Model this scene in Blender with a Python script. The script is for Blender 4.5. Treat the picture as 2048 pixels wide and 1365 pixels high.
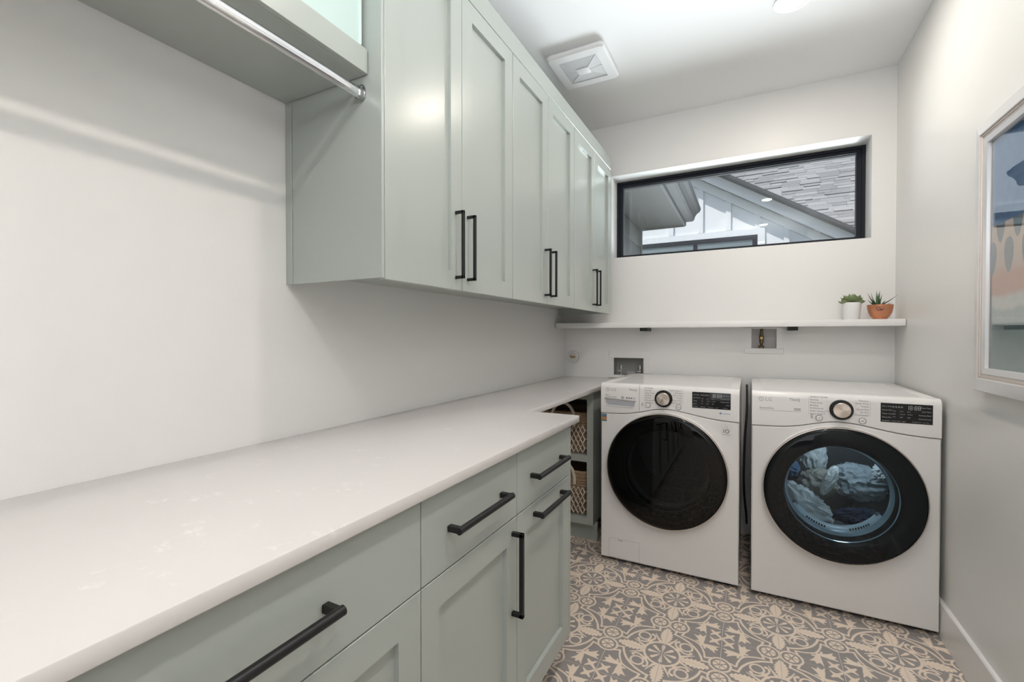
import bpy, bmesh, math, random
from mathutils import Vector, Matrix, noise
random.seed(7)
for o in list(bpy.data.objects): bpy.data.objects.remove(o)
SC = bpy.context.scene
COL = SC.collection
PI = math.pi

# ------------------------------------------------------------------ room measures (metres)
W, D, H = 1.938, 3.2127, 2.731          # right wall x, back wall y, ceiling z
Y0 = -2.3                               # front wall (behind the camera)
WO = 3.45                               # outer face of the back wall

# ------------------------------------------------------------------ camera
cam = bpy.data.cameras.new('camera'); cam.sensor_width = 36.0
cam.lens = 36.0*910.6/2048; cam.clip_start = 0.02
co = bpy.data.objects.new('camera', cam); COL.objects.link(co); SC.camera = co
yaw, pitch = 0.4801, -0.012
fwd = Vector((-math.sin(yaw)*math.cos(pitch), math.cos(yaw)*math.cos(pitch), math.sin(pitch)))
rgt = Vector((math.cos(yaw), math.sin(yaw), 0)); upv = rgt.cross(fwd)
M = Matrix((rgt, upv, -fwd)).transposed().to_4x4(); M.translation = (1.2226, 0, 1.2428)
co.matrix_world = M

# ------------------------------------------------------------------ world, sun, lamps, exposure
SC.view_settings.view_transform = 'Standard'; SC.view_settings.look = 'None'
SC.view_settings.gamma = 1.0; SC.view_settings.use_curve_mapping = False
SC.view_settings.exposure = 0.13
w = bpy.data.worlds.new('sky'); SC.world = w; w.use_nodes = True
nt = w.node_tree; bg = nt.nodes['Background']
sk = nt.nodes.new('ShaderNodeTexSky'); sk.sky_type = 'NISHITA'; sk.sun_disc = False
sk.sun_elevation = math.radians(52); sk.sun_rotation = math.radians(200)
nt.links.new(sk.outputs[0], bg.inputs[0]); bg.inputs[1].default_value = 0.16

def lamp(name, kind, loc, energy, color=(1, 1, 1), size=0.1, size_y=None, dirv=(0, 0, -1), shape='DISK', spread=None):
    l = bpy.data.lights.new(name, kind); l.energy = energy; l.color = color
    if kind == 'AREA':
        l.shape = shape; l.size = size
        if size_y: l.size_y = size_y
        if spread: l.spread = spread
    elif kind == 'SUN': l.angle = math.radians(0.6)
    elif kind == 'POINT': l.shadow_soft_size = size
    o = bpy.data.objects.new(name, l); COL.objects.link(o); o.location = loc
    o.rotation_euler = Vector(dirv).to_track_quat('-Z', 'Y').to_euler()
    return o
lamp('sun', 'SUN', (0, 0, 20), 4.6, (1, .96, .9), dirv=(.33, .47, -.82))
# added fill lamp in the unseen next room, shining in through the doorway
lamp('next_room_fill', 'AREA', (1.25, Y0-.9, 1.35), 22, (.95, .98, 1), 2.2, 2.3, (0, 1, 0), 'RECTANGLE')
# added lamp outside below the sill, to brighten ceiling and window reveals
lamp('window_fill_lamp', 'AREA', (1.5, 6.0, 1.05), 105, (.90, .96, 1), 2.2, 1.7, (-.06, -1, .16), 'RECTANGLE', math.radians(64))
# unseen fill lamp added above the camera to brighten the ceiling
lamp('ceiling_fill_lamp', 'AREA', (1.40, -.25, 1.95), 20, (.955, .98, 1), .6, None, (.10, .45, 1))
LIGHT_Y = (2.385, 1.13, -.125, -1.38)
for ly in LIGHT_Y:
    lamp('downlight_lamp', 'AREA', (1.385, ly, H-.012), 7.2, (1, .895, .79), .09)

# ------------------------------------------------------------------ mesh helpers (world coordinates)
class MB:
    def __init__(s): s.v = []; s.f = []; s.m = []; s.mi = 0
    def face(s, pts):
        n = len(s.v); s.v += [tuple(p) for p in pts]; s.f.append(tuple(range(n, n+len(pts)))); s.m.append(s.mi)
    def add(s, V, F):
        n = len(s.v); s.v += [tuple(p) for p in V]
        for f in F: s.f.append(tuple(i+n for i in f)); s.m.append(s.mi)
        return s
    def box(s, x0, x1, y0, y1, z0, z1, b=0.0, seg=2):
        if b <= 0:
            V = [(x, y, z) for z in (z0, z1) for y in (y0, y1) for x in (x0, x1)]
            s.add(V, [(0, 2, 3, 1), (4, 5, 7, 6), (0, 1, 5, 4), (2, 6, 7, 3), (0, 4, 6, 2), (1, 3, 7, 5)])
            return s
        bm = bmesh.new(); bmesh.ops.create_cube(bm, size=1)
        for q in bm.verts:
            q.co = Vector(((x0+x1)/2+q.co.x*(x1-x0), (y0+y1)/2+q.co.y*(y1-y0), (z0+z1)/2+q.co.z*(z1-z0)))
        bmesh.ops.bevel(bm, geom=list(bm.edges), offset=b, segments=seg, affect='EDGES', profile=.5)
        bm.verts.index_update()
        s.add([q.co for q in bm.verts], [[q.index for q in f.verts] for f in bm.faces]); bm.free()
        return s
    def prism(s, poly, axis, a0, a1):
        """poly: 2D points; extruded along axis ('x': (y,z), 'y': (x,z), 'z': (x,y))"""
        def P(p, a): return {'x': (a, p[0], p[1]), 'y': (p[0], a, p[1]), 'z': (p[0], p[1], a)}[axis]
        n = len(poly); V = [P(p, a0) for p in poly]+[P(p, a1) for p in poly]
        ar = sum(poly[i][0]*poly[(i+1) % n][1]-poly[(i+1) % n][0]*poly[i][1] for i in range(n))
        F = [tuple(range(n)), tuple(range(2*n-1, n-1, -1))]+[(i, i+n, (i+1) % n+n, (i+1) % n) for i in range(n)]
        flip = (ar > 0) != (axis == 'y')
        if a1 < a0: flip = not flip
        if flip: F = [tuple(reversed(f)) for f in F]
        return s.add(V, F)
    def tube(s, pts, r, n=10, cap=True):
        pts = [Vector(p) for p in pts]; rs = r if isinstance(r, (list, tuple)) else [r]*len(pts)
        ref = None; V = []
        for i, p in enumerate(pts):
            t = (pts[min(i+1, len(pts)-1)]-pts[max(i-1, 0)]).normalized()
            if ref is None:
                ref = t.orthogonal().normalized()
            ref = (ref-t*ref.dot(t)).normalized(); b = t.cross(ref)
            V += [p+(ref*math.cos(2*PI*k/n)+b*math.sin(2*PI*k/n))*rs[i] for k in range(n)]
        F = []
        for i in range(len(pts)-1):
            for k in range(n):
                F.append((i*n+k, i*n+(k+1) % n, (i+1)*n+(k+1) % n, (i+1)*n+k))
        if cap: F += [tuple(range(n-1, -1, -1)), tuple(range((len(pts)-1)*n, len(pts)*n))]
        return s.add(V, F)
    def lathe(s, prof, c, axis='z', n=48, cap0=False, cap1=False):
        """prof: list of (r, h) along axis through c"""
        V = []
        for r, h in prof:
            for k in range(n):
                a = 2*PI*k/n; p, q = r*math.cos(a), r*math.sin(a)
                V.append({'z': (c[0]+p, c[1]+q, c[2]+h), 'y': (c[0]+p, c[1]+h, c[2]+q), 'x': (c[0]+h, c[1]+p, c[2]+q)}[axis])
        F = []
        for i in range(len(prof)-1):
            for k in range(n):
                f = (i*n+k, i*n+(k+1) % n, (i+1)*n+(k+1) % n, (i+1)*n+k)
                F.append(f if axis != 'y' else tuple(reversed(f)))
        if cap0: F.append(tuple(range(n-1, -1, -1)) if axis != 'y' else tuple(range(n)))
        m = (len(prof)-1)*n
        if cap1: F.append(tuple(range(m, m+n)) if axis != 'y' else tuple(range(m+n-1, m-1, -1)))
        return s.add(V, F)
    def build(s, name, mat, parent=None, smooth=30):
        return obj(name, s.v, s.f, mat, parent, smooth, s.m)

WORLD = {}
def wloc(o): return WORLD[o.name] if o else Vector((0, 0, 0))
def obj(name, V, F, mat, parent=None, smooth=30, mi=None):
    V = [Vector(p) for p in V]
    lo = Vector([min(p[i] for p in V) for i in range(3)]); hi = Vector([max(p[i] for p in V) for i in range(3)])
    org = Vector(((lo.x+hi.x)/2, (lo.y+hi.y)/2, lo.z))
    me = bpy.data.meshes.new(name); me.from_pydata([p-org for p in V], [], F); me.update()
    for mm in (mat if isinstance(mat, (list, tuple)) else [mat]): me.materials.append(mm)
    if mi and any(mi): me.polygons.foreach_set('material_index', mi)
    if smooth:
        me.shade_smooth(); me.set_sharp_from_angle(angle=math.radians(smooth))
    o = bpy.data.objects.new(name, me); COL.objects.link(o)
    if parent: o.parent = parent
    o.location = org-wloc(parent); WORLD[o.name] = org
    return o
def tag(o, label=None, cat=None, group=None, kind=None):
    if label: o['label'] = label
    if cat: o['category'] = cat
    if group: o['group'] = group
    if kind: o['kind'] = kind
    return o
def thing(name, label, cat, loc, group=None, kind=None):
    o = bpy.data.objects.new(name, None); COL.objects.link(o); o.location = loc; o.empty_display_size = .05
    WORLD[o.name] = Vector(loc)
    return tag(o, label, cat, group, kind)
def B(name, x0, x1, y0, y1, z0, z1, mat, parent=None, b=0.0, seg=2):
    return MB().box(x0, x1, y0, y1, z0, z1, b, seg).build(name, mat, parent)
def struct(o, label=None): o['kind'] = 'structure'; 
def copy_to(o, parent, off=Vector((0, 0, 0))):
    c = o.copy(); COL.objects.link(c); c.parent = parent; WORLD[c.name] = WORLD[o.name]+off
    c.location = WORLD[c.name]-wloc(parent)
    for ch in [q for q in bpy.data.objects if q.parent == o]: copy_to(ch, c, off)
    return c

# ------------------------------------------------------------------ material helpers
def mat(name, col, rough=.5, metal=0.0, spec=.5, coat=0.0, coat_rough=.1, emit=None, es=0.0):
    m = bpy.data.materials.new(name); m.use_nodes = True
    p = m.node_tree.nodes['Principled BSDF']
    p.inputs['Base Color'].default_value = (*col, 1); p.inputs['Roughness'].default_value = rough
    p.inputs['Metallic'].default_value = metal; p.inputs['Specular IOR Level'].default_value = spec
    p.inputs['Coat Weight'].default_value = coat; p.inputs['Coat Roughness'].default_value = coat_rough
    if emit: p.inputs['Emission Color'].default_value = (*emit, 1); p.inputs['Emission Strength'].default_value = es
    return m
class E:
    """tiny expression-to-node compiler"""
    def __init__(s, nt, sock): s.nt = nt; s.s = sock
    def op(s, o, *a):
        n = s.nt.nodes.new('ShaderNodeMath'); n.operation = o
        for i, q in enumerate((s,)+a):
            if isinstance(q, E): s.nt.links.new(q.s, n.inputs[i])
            else: n.inputs[i].default_value = q
        return E(s.nt, n.outputs[0])
    def __add__(s, o): return s.op('ADD', o)
    def __radd__(s, o): return s.op('ADD', o)
    def __sub__(s, o): return s.op('SUBTRACT', o)
    def __rsub__(s, o): return s.op('MULTIPLY', -1.0).op('ADD', o)
    def __mul__(s, o): return s.op('MULTIPLY', o)
    def __rmul__(s, o): return s.op('MULTIPLY', o)
    def __truediv__(s, o): return s.op('DIVIDE', o)
    def abs(s): return s.op('ABSOLUTE')
    def min(s, o): return s.op('MINIMUM', o)
    def max(s, o): return s.op('MAXIMUM', o)
    def sqrt(s): return s.op('SQRT')
    def sin(s): return s.op('SINE')
    def cos(s): return s.op('COSINE')
    def lt(s, o): return s.op('LESS_THAN', o)
    def gt(s, o): return s.op('GREATER_THAN', o)
    def clamp(s): return s.op('ADD', 0.0).max(0.0).min(1.0)
def step_in(d, wd=.012):              # 1 inside (d<0), soft edge
    return (0.5-d/wd).clamp()
def ramp_mix(nt, fac, c0, c1):
    n = nt.nodes.new('ShaderNodeMix'); n.data_type = 'RGBA'
    for i, q in ((0, fac), (6, c0), (7, c1)):
        if isinstance(q, E): nt.links.new(q.s, n.inputs[i])
        elif hasattr(q, 'is_output'): nt.links.new(q, n.inputs[i])
        else: n.inputs[i].default_value = q if i == 0 else (*q, 1)
    return n.outputs[2]
def noise_tex(nt, scale, detail=3, rough=.5, vec=None):
    n = nt.nodes.new('ShaderNodeTexNoise'); n.inputs['Scale'].default_value = scale
    n.inputs['Detail'].default_value = detail; n.inputs['Roughness'].default_value = rough
    if vec: nt.links.new(vec, n.inputs['Vector'])
    return n.outputs[0]
def objco(nt): return nt.nodes.new('ShaderNodeTexCoord').outputs['Object']
def posco(nt): return nt.nodes.new('ShaderNodeNewGeometry').outputs['Position']
def bump(m, hgt, strength, dist=.01):
    nt = m.node_tree; b = nt.nodes.new('ShaderNodeBump'); b.inputs['Strength'].default_value = strength
    b.inputs['Distance'].default_value = dist
    nt.links.new(hgt, b.inputs['Height']); nt.links.new(b.outputs[0], nt.nodes['Principled BSDF'].inputs['Normal'])
def thin_glass(name, tint, ior=1.5, rough=0.0):
    m = bpy.data.materials.new(name); m.use_nodes = True; nt = m.node_tree; nt.nodes.clear()
    o = nt.nodes.new('ShaderNodeOutputMaterial'); mx = nt.nodes.new('ShaderNodeMixShader')
    t = nt.nodes.new('ShaderNodeBsdfTransparent'); t.inputs[0].default_value = (*tint, 1)
    g = nt.nodes.new('ShaderNodeBsdfGlossy'); g.inputs['Roughness'].default_value = rough
    f = nt.nodes.new('ShaderNodeFresnel')
    gm = nt.nodes.new('ShaderNodeNewGeometry')        # same reflectance from both sides of the sheet
    bf = E(nt, gm.outputs['Backfacing']); nt.links.new((bf*(1/ior-ior)+ior).s, f.inputs[0])
    nt.links.new(f.outputs[0], mx.inputs[0]); nt.links.new(t.outputs[0], mx.inputs[1])
    nt.links.new(g.outputs[0], mx.inputs[2]); nt.links.new(mx.outputs[0], o.inputs[0])
    return m

# paints and metals
m_wall = mat('wall_paint', (.77, .765, .755), .42, spec=.4)
bump(m_wall, noise_tex(m_wall.node_tree, 260, 2, .5, posco(m_wall.node_tree)), .06, .002)
m_wallr = mat('right_wall_paint', (.76, .76, .745), .36, spec=.45)
bump(m_wallr, noise_tex(m_wallr.node_tree, 260, 2, .5, posco(m_wallr.node_tree)), .05, .002)
m_ceil = mat('ceiling_paint', (.88, .885, .89), .7)
m_trim = mat('trim_paint', (.78, .775, .77), .3)
m_sage = mat('sage_cabinet_paint', (.39, .425, .40), .275, spec=.5)
bump(m_sage, noise_tex(m_sage.node_tree, 90, 2, .5, posco(m_sage.node_tree)), .03, .002)
m_dark = mat('cabinet_gap', (.05, .055, .05), .8)
m_black = mat('matte_black_metal', (.008, .008, .009), .42, metal=.0, spec=.4)
m_chrome = mat('chrome', (.78, .78, .80), .12, metal=1)
m_chrome2 = mat('dark_chrome', (.42, .42, .43), .25, metal=1)
m_silver = mat('brushed_silver', (.62, .61, .60), .30, metal=1)
m_quartz = mat('white_quartz', (.80, .78, .765), .22)
nt = m_quartz.node_tree
n1 = noise_tex(nt, 9, 7, .7, posco(nt)); rp = nt.nodes.new('ShaderNodeValToRGB')
rp.color_ramp.elements[0].position = .56; rp.color_ramp.elements[0].color = (0, 0, 0, 1)
rp.color_ramp.elements[1].position = .70; rp.color_ramp.elements[1].color = (1, 1, 1, 1)
nt.links.new(n1, rp.inputs[0])
n2 = noise_tex(nt, 55, 5, .75, posco(nt)); rq = nt.nodes.new('ShaderNodeValToRGB')
rq.color_ramp.elements[0].position = .52; rq.color_ramp.elements[1].position = .60
rq.color_ramp.elements[0].color = (0, 0, 0, 1); rq.color_ramp.elements[1].color = (1, 1, 1, 1)
nt.links.new(n2, rq.inputs[0])
vein = E(nt, rp.outputs[0])*E(nt, rq.outputs[0])
nt.links.new(ramp_mix(nt, vein, (.675, .655, .645), (.80, .79, .78)), nt.nodes['Principled BSDF'].inputs['Base Color'])
m_white = mat('white_enamel', (.74, .725, .72), .22, spec=.5)
m_whitep = mat('white_plastic', (.76, .755, .745), .35)
m_grey = mat('grey_plastic', (.30, .30, .31), .45)
m_ink = mat('grey_print', (.20, .20, .21), .6)
m_inkl = mat('silver_print', (.36, .36, .37), .4)
m_inkd = mat('pale_display_print', (.42, .43, .45), .5)
m_glassb = mat('black_glass', (.008, .008, .010), .05, spec=.5)
m_dgl = thin_glass('tinted_door_glass', (.42, .52, .58), 1.42)
m_wgl = thin_glass('dark_door_glass', (.16, .17, .18), 1.45)
m_pane = thin_glass('window_glass', (.94, .96, .96), 1.5)
m_brass = mat('brass', (.42, .30, .13), .35, metal=1)
m_oldbrass = mat('dull_bronze', (.16, .115, .06), .45, metal=.8)
m_copper = mat('hammered_copper', (.62, .27, .15), .34, metal=.75)
bump(m_copper, noise_tex(m_copper.node_tree, 120, 1, .4, objco(m_copper.node_tree)), .35, .002)
m_pot = mat('white_ceramic', (.76, .76, .77), .4)
m_soil = mat('soil', (.03, .022, .015), .95)

# ================================================================== SETTING
def wall_grid(name, us, vs, solid, mk, thick0, thick1, mat_, parent=None):
    """wall from a grid of cells; mk(u,v,t) -> point; t0 = room face, t1 = far face"""
    mb = MB()
    nu, nv = len(us)-1, len(vs)-1
    S = lambda i, j: 0 <= i < nu and 0 <= j < nv and solid(i, j)
    for i in range(nu):
        for j in range(nv):
            if not S(i, j): continue
            a, b, c, d = us[i], us[i+1], vs[j], vs[j+1]
            mb.face([mk(a, c, thick0), mk(b, c, thick0), mk(b, d, thick0), mk(a, d, thick0)])
            mb.face([mk(a, d, thick1), mk(b, d, thick1), mk(b, c, thick1), mk(a, c, thick1)])
            if not S(i-1, j): mb.face([mk(a, c, thick1), mk(a, c, thick0), mk(a, d, thick0), mk(a, d, thick1)])
            if not S(i+1, j): mb.face([mk(b, c, thick0), mk(b, c, thick1), mk(b, d, thick1), mk(b, d, thick0)])
            if not S(i, j-1): mb.face([mk(a, c, thick1), mk(b, c, thick1), mk(b, c, thick0), mk(a, c, thick0)])
            if not S(i, j+1): mb.face([mk(a, d, thick0), mk(b, d, thick0), mk(b, d, thick1), mk(a, d, thick1)])
    return mb.build(name, mat_, parent, smooth=0)
WX0, WX1, WZ0, WZ1 = .348, 1.829, 1.7945, 2.3728           # window opening
BX = (.366, .579, .962, 1.088)                             # washer outlet box opening
GX = (1.233, 1.374, 1.161, 1.288)                          # gas box opening
us = sorted([0-.12, WX0, WX1, BX[0], BX[1], GX[0], GX[1], W+.12]); vs = sorted([0, BX[2], BX[3], GX[2], GX[3], WZ0, WZ1, H])
def back_solid(i, j):
    x, z = (us[i]+us[i+1])/2, (vs[j]+vs[j+1])/2
    for a, b, c, d in ((WX0, WX1, WZ0, WZ1), BX, GX):
        if a < x < b and c < z < d: return False
    return True
o = wall_grid('wall_back', us, vs, back_solid, lambda u, v, t: (u, t, v), D, WO, m_wall); struct(o)
o = B('wall_left', -.12, 0, Y0-.12, D, 0, H, m_wall); struct(o)
o = B('wall_right', W, W+.12, Y0-.12, D, 0, H, m_wallr); struct(o)
DX0, DX1, DZ = .72, 1.80, 2.1
us2 = [-.12, DX0, DX1, W+.12]; vs2 = [0, DZ, H]
o = wall_grid('wall_front', us2, vs2, lambda i, j: not (i == 1 and j == 0), lambda u, v, t: (u, t, v), Y0-.12, Y0, m_wall)
struct(o)
o = B('ceiling', -.12, W+.12, Y0-.12, WO, H, H+.1, m_ceil); struct(o)
# next room behind the doorway (closed shell that lets in no sky)
o = MB().box(-.6, 2.6, Y0-3.2, Y0-3.1, 0, H).box(-.7, -.6, Y0-3.2, Y0-.12, 0, H).box(2.6, 2.7, Y0-3.2, Y0-.12, 0, H)\
    .box(-.7, 2.7, Y0-3.2, Y0-.12, H, H+.1).build('wall_next_room', m_wall, smooth=0); struct(o)
for sx in (DX0-.07, DX1):
    pass
tr = MB().box(DX0-.07, DX0, Y0, Y0+.018, 0, DZ+.07).box(DX1, DX1+.07, Y0, Y0+.018, 0, DZ+.07).box(DX0, DX1, Y0, Y0+.018, DZ, DZ+.07)
struct(tr.build('trim_1', m_trim))

# ---- floor: mortar bed with single patterned cement tiles
m_mortar = mat('mortar', (.60, .55, .50), .9)
floor = B('floor', -.7, 2.7, Y0-3.2, WO, -.08, -.0012, m_mortar); struct(floor)
TL, TX, TY = .204, .5196, 1.8342
m_tile = mat('patterned_cement_tile', (.5, .5, .5), .55, spec=.35)
nt = m_tile.node_tree
sep = nt.nodes.new('ShaderNodeSeparateXYZ'); nt.links.new(posco(nt), sep.inputs[0])
def pp(sock, o):
    q = (E(nt, sock)-o)/TL
    return q.op('PINGPONG', 1.0)
u, v = pp(sep.outputs[0], TX), pp(sep.outputs[1], TY)
a, b = u.max(v), u.min(v)                       # eighth of the pattern cell, medallion at (0,0), cross at (1,1)
def dist(cx, cy): return ((a-cx)*(a-cx)+(b-cy)*(b-cy)).sqrt()
def circ(cx, cy, r): return dist(cx, cy)-r
def ring(cx, cy, r, hw): return (dist(cx, cy)-r).abs()-hw
def cap(x0, y0, x1, y1, r0, r1=None):
    dx, dy = x1-x0, y1-y0; L2 = dx*dx+dy*dy
    h = (((a-x0)*dx+(b-y0)*dy)*(1/L2)).clamp()
    px = a-x0-h*dx; py = b-y0-h*dy
    d = (px*px+py*py).sqrt()
    return d-r0 if r1 is None else d-(h*(r1-r0)+r0)
def ell(cx, cy, rx, ry, ang):
    ca, sa = math.cos(ang), math.sin(ang)
    X = ((a-cx)*ca+(b-cy)*sa)/rx; Y = ((b-cy)*ca-(a-cx)*sa)/ry
    return ((X*X+Y*Y).sqrt()-1.0)*min(rx, ry)
shapes = [ring(0, 0, .328, .023)]
shapes.append(cap(.05, .0, .225, .0, .007, .034)); shapes.append(cap(.035, .035, .16, .16, .007, .034))     # eight daisy petals
lw = ((a-.30)*(PI/.55)).max(0.0).min(PI).sin().max(0.0).op('POWER', .7)*.118+(a*88.0).sin()*.014-.008      # acanthus leaf on the axis
leaf = (b-lw).max(a-.835).max(.32-a)
shapes.append(leaf)
shapes.append(cap(.34, .08, .46, .155, .03, .016)); shapes.append(cap(.46, .155, .56, .205, .016, .008))   # barb beside the leaf
shapes.append(ring(1.0, .19, .184, .019))                         # small circle with a flower
d2 = dist(1.0, .19)
phi = (b-.19).op('ARCTAN2', (a-1.0))
shapes.append((d2-.122).max(.016-(phi*3.0).cos().abs()*d2*.55))
rr_ = (a*a+b*b).sqrt()
shapes.append(((rr_-.712).abs()-.021).max(a*.20-b))               # band round the scrolls
shapes.append(cap(.695, .145, .83, .165, .021, .019))
shapes.append(cap(.86, .315, .735, .27, .019)); shapes.append(cap(.735, .27, .712, .40, .019, .017)); shapes.append(cap(.712, .40, .67, .52, .017)); shapes.append(cap(.67, .52, .615, .625, .017, .022))
shapes.append(ring(.392, .392, .112, .018))                       # scroll loop and curls
shapes.append(cap(.24, .24, .30, .30, .045, .03))
shapes.append(cap(.29, .26, .37, .20, .026, .018)); shapes.append(cap(.37, .20, .455, .195, .018)); shapes.append(cap(.455, .195, .495, .235, .018)); shapes.append(circ(.492, .248, .031))
shapes.append(cap(.645, .645, .84, .625, .030, .074)); shapes.append(cap(.83, .585, .895, .495, .04, .006)); shapes.append(cap(.84, .655, .965, .705, .036, .006))
shapes.append(cap(.84, .615, .925, .60, .05, .02)); shapes.append(cap(.70, .59, .715, .545, .022, .016))
shapes.append(cap(1.0, 1.0, .88, .88, .018, .032)); shapes.append(cap(.88, .88, .795, .795, .048, .018)); shapes.append(cap(.875, .865, .955, .785, .036, .012))
dd = shapes[0]
for q in shapes[1:]: dd = dd.min(q)
wob = (E(nt, noise_tex(nt, 70, 2, .5, posco(nt)))-.5)*.012
fac = step_in(dd+wob, .016)
mott = E(nt, noise_tex(nt, 14, 4, .6, posco(nt)))
ca_ = ramp_mix(nt, mott, (.275, .25, .24), (.33, .305, .295)); cb_ = ramp_mix(nt, mott, (.76, .635, .52), (.84, .715, .60))
nt.links.new(ramp_mix(nt, fac, ca_, cb_), nt.nodes['Principled BSDF'].inputs['Base Color'])
g = .0013
tile_cache = {}
def tile(x0, x1, y0, y1):
    key = (round(x1-x0, 4), round(y1-y0, 4))
    if key in tile_cache:
        c = tile_cache[key].copy(); COL.objects.link(c); c.parent = floor
        wl = Vector(((x0+x1)/2, (y0+y1)/2, -.012)); WORLD[c.name] = wl; c.location = wl-wloc(floor); return
    t = .0007
    mb = MB(); mb.add([(x0, y0, -.012), (x1, y0, -.012), (x1, y1, -.012), (x0, y1, -.012),
                       (x0, y0, -t), (x1, y0, -t), (x1, y1, -t), (x0, y1, -t),
                       (x0+t, y0+t, 0), (x1-t, y0+t, 0), (x1-t, y1-t, 0), (x0+t, y1-t, 0)],
                      [(3, 2, 1, 0)]+[(i, (i+1) % 4, (i+1) % 4+4, i+4) for i in range(4)]+[(i+4, (i+1) % 4+4, (i+1) % 4+8, i+8) for i in range(4)]+[(8, 9, 10, 11)])
    tile_cache[key] = mb.build('tile', m_tile, floor, smooth=0)
def tiles(xa, xb, ya, yb):
    i = math.floor((xa-TX)/TL)
    while TX+i*TL < xb-.004:
        x0, x1 = max(TX+i*TL, xa)+g, min(TX+(i+1)*TL, xb)-g
        j = math.floor((ya-TY)/TL)
        while TY+j*TL < yb-.004:
            y0, y1 = max(TY+j*TL, ya)+g, min(TY+(j+1)*TL, yb)-g
            if x1-x0 > .006 and y1-y0 > .006: tile(x0, x1, y0, y1)
            j += 1
        i += 1
tiles(TX, W, -1.63, D); tiles(0, TX, 1.6302, D)

# ---- baseboards
BBH = .149
o = MB().prism([(W, 0), (W-.014, 0), (W-.014, BBH-.004), (W-.010, BBH), (W, BBH)], 'y', Y0, D-.014).build('baseboard_right', m_trim, smooth=0); struct(o)
o = MB().prism([(D, 0), (D-.014, 0), (D-.014, BBH-.004), (D-.010, BBH), (D, BBH)], 'x', .43, W).build('baseboard_back', m_trim, smooth=0); struct(o)

# ---- window: frame, sash bead, pane
win = thing('window_1', None, None, ((WX0+WX1)/2, 3.40, WZ0)); win['kind'] = 'structure'
m_wframe = mat('black_window_frame', (.012, .015, .022), .5, spec=.2)
FY = 3.362
def frame(name, x0, x1, z0, z1, wd, y0, y1, mt, par, wb=None):
    wb = wd if wb is None else wb
    mb = MB(); mb.box(x0, x1, y0, y1, z1-wd, z1); mb.box(x0, x1, y0, y1, z0, z0+wb)
    mb.box(x0, x0+wd, y0, y1, z0+wb, z1-wd); mb.box(x1-wd, x1, y0, y1, z0+wb, z1-wd)
    return mb.build(name, mt, par, smooth=0)
frame('window_frame', WX0+.002, WX1-.002, WZ0+.002, WZ1-.002, .016, FY, WO-.01, m_wframe, win)
frame('sash', WX0+.018, WX1-.018, WZ0+.018, WZ1-.018, .020, FY+.014, WO-.02, m_wframe, win)
frame('glazing_bead', WX0+.038, WX1-.038, WZ0+.038, WZ1-.038, .004, FY+.026, WO-.03, mat('grey_bead', (.06, .06, .065), .9, spec=.05), win)
B('pane', WX0+.040, WX1-.040, FY+.048, FY+.049, WZ0+.040, WZ1-.040, m_pane, win)

# ================================================================== UPPER CABINETS
def shaker(name, X, y0, y1, z0, z1, parent, stile=.062, rail=.062, th=.020, rec=.013, panel_name='panel'):
    """door facing +x, front face at X"""
    mb = MB()
    ya, yb, za, zb = y0+stile, y1-stile, z0+rail, z1-rail
    F, Bk = X, X-th
    # front frame faces as 4 boards with bevelled outer edges
    e = .0012
    outer = [(y0, z0), (y1, z0), (y1, z1), (y0, z1)]; o2 = [(y0+e, z0+e), (y1-e, z0+e), (y1-e, z1-e), (y0+e, z1-e)]
    inn = [(ya, za), (yb, za), (yb, zb), (ya, zb)]
    V = [(Bk, *p) for p in outer]+[(F-e, *p) for p in outer]+[(F, *p) for p in o2]+[(F, *p) for p in inn]+[(F-rec, *p) for p in inn]
    Fc = [(3, 2, 1, 0)]
    for k in range(4):
        for i in range(4):
            j = (i+1) % 4
            Fc.append((k*4+i, k*4+j, k*4+4+j, k*4+4+i))
    mb.add(V, Fc); d = mb.build(name, m_sage, parent, smooth=0)
    p = MB(); p.box(F-rec-.002, F-rec+.0002, ya, yb, za, zb); p.build(panel_name, m_sage, d, smooth=0)
    return d
def bar_handle_v(X, y, z0, z1, parent, proj=.034, t=.0095):
    """upright square bar pull on a face looking +x"""
    mb = MB(); h = t/2
    mb.box(X+.0002, X+proj, y-h, y+h, z0, z0+t, .001, 1); mb.box(X+.0002, X+proj, y-h, y+h, z1-t, z1, .001, 1)
    mb.box(X+proj-t, X+proj, y-h, y+h, z0, z1, .0012, 1)
    return mb.build('handle', m_black, parent)
def bar_handle_h(X, z, y0, y1, parent, proj=.038, t=.014):
    """lying round bar pull with square posts"""
    mb = MB()
    for y in (y0, y1): mb.box(X+.0002, X+proj-.003, y-t/2, y+t/2, z-t/2, z+t/2, .0015, 1)
    mb.tube([(X+proj-.006, y0-t/2-.001, z), (X+proj-.006, y1+t/2+.001, z)], .0082, 16)
    return mb.build('handle', m_black, parent)
UX, UB, UT, ZF = .376, 1.391, 2.376, 2.4593
units = [(.905, 1.6305, 'nearest the open shelf'), (1.6325, 2.3575, 'middle one of the row'), (2.3595, 3.093, 'next to the window')]
LABU = ['tall sage two-door wall cabinet nearest the camera, beside the chrome rod',
        'sage two-door wall cabinet in the middle of the row, under the exhaust fan',
        'sage two-door wall cabinet farthest away, ending beside the window']
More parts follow.
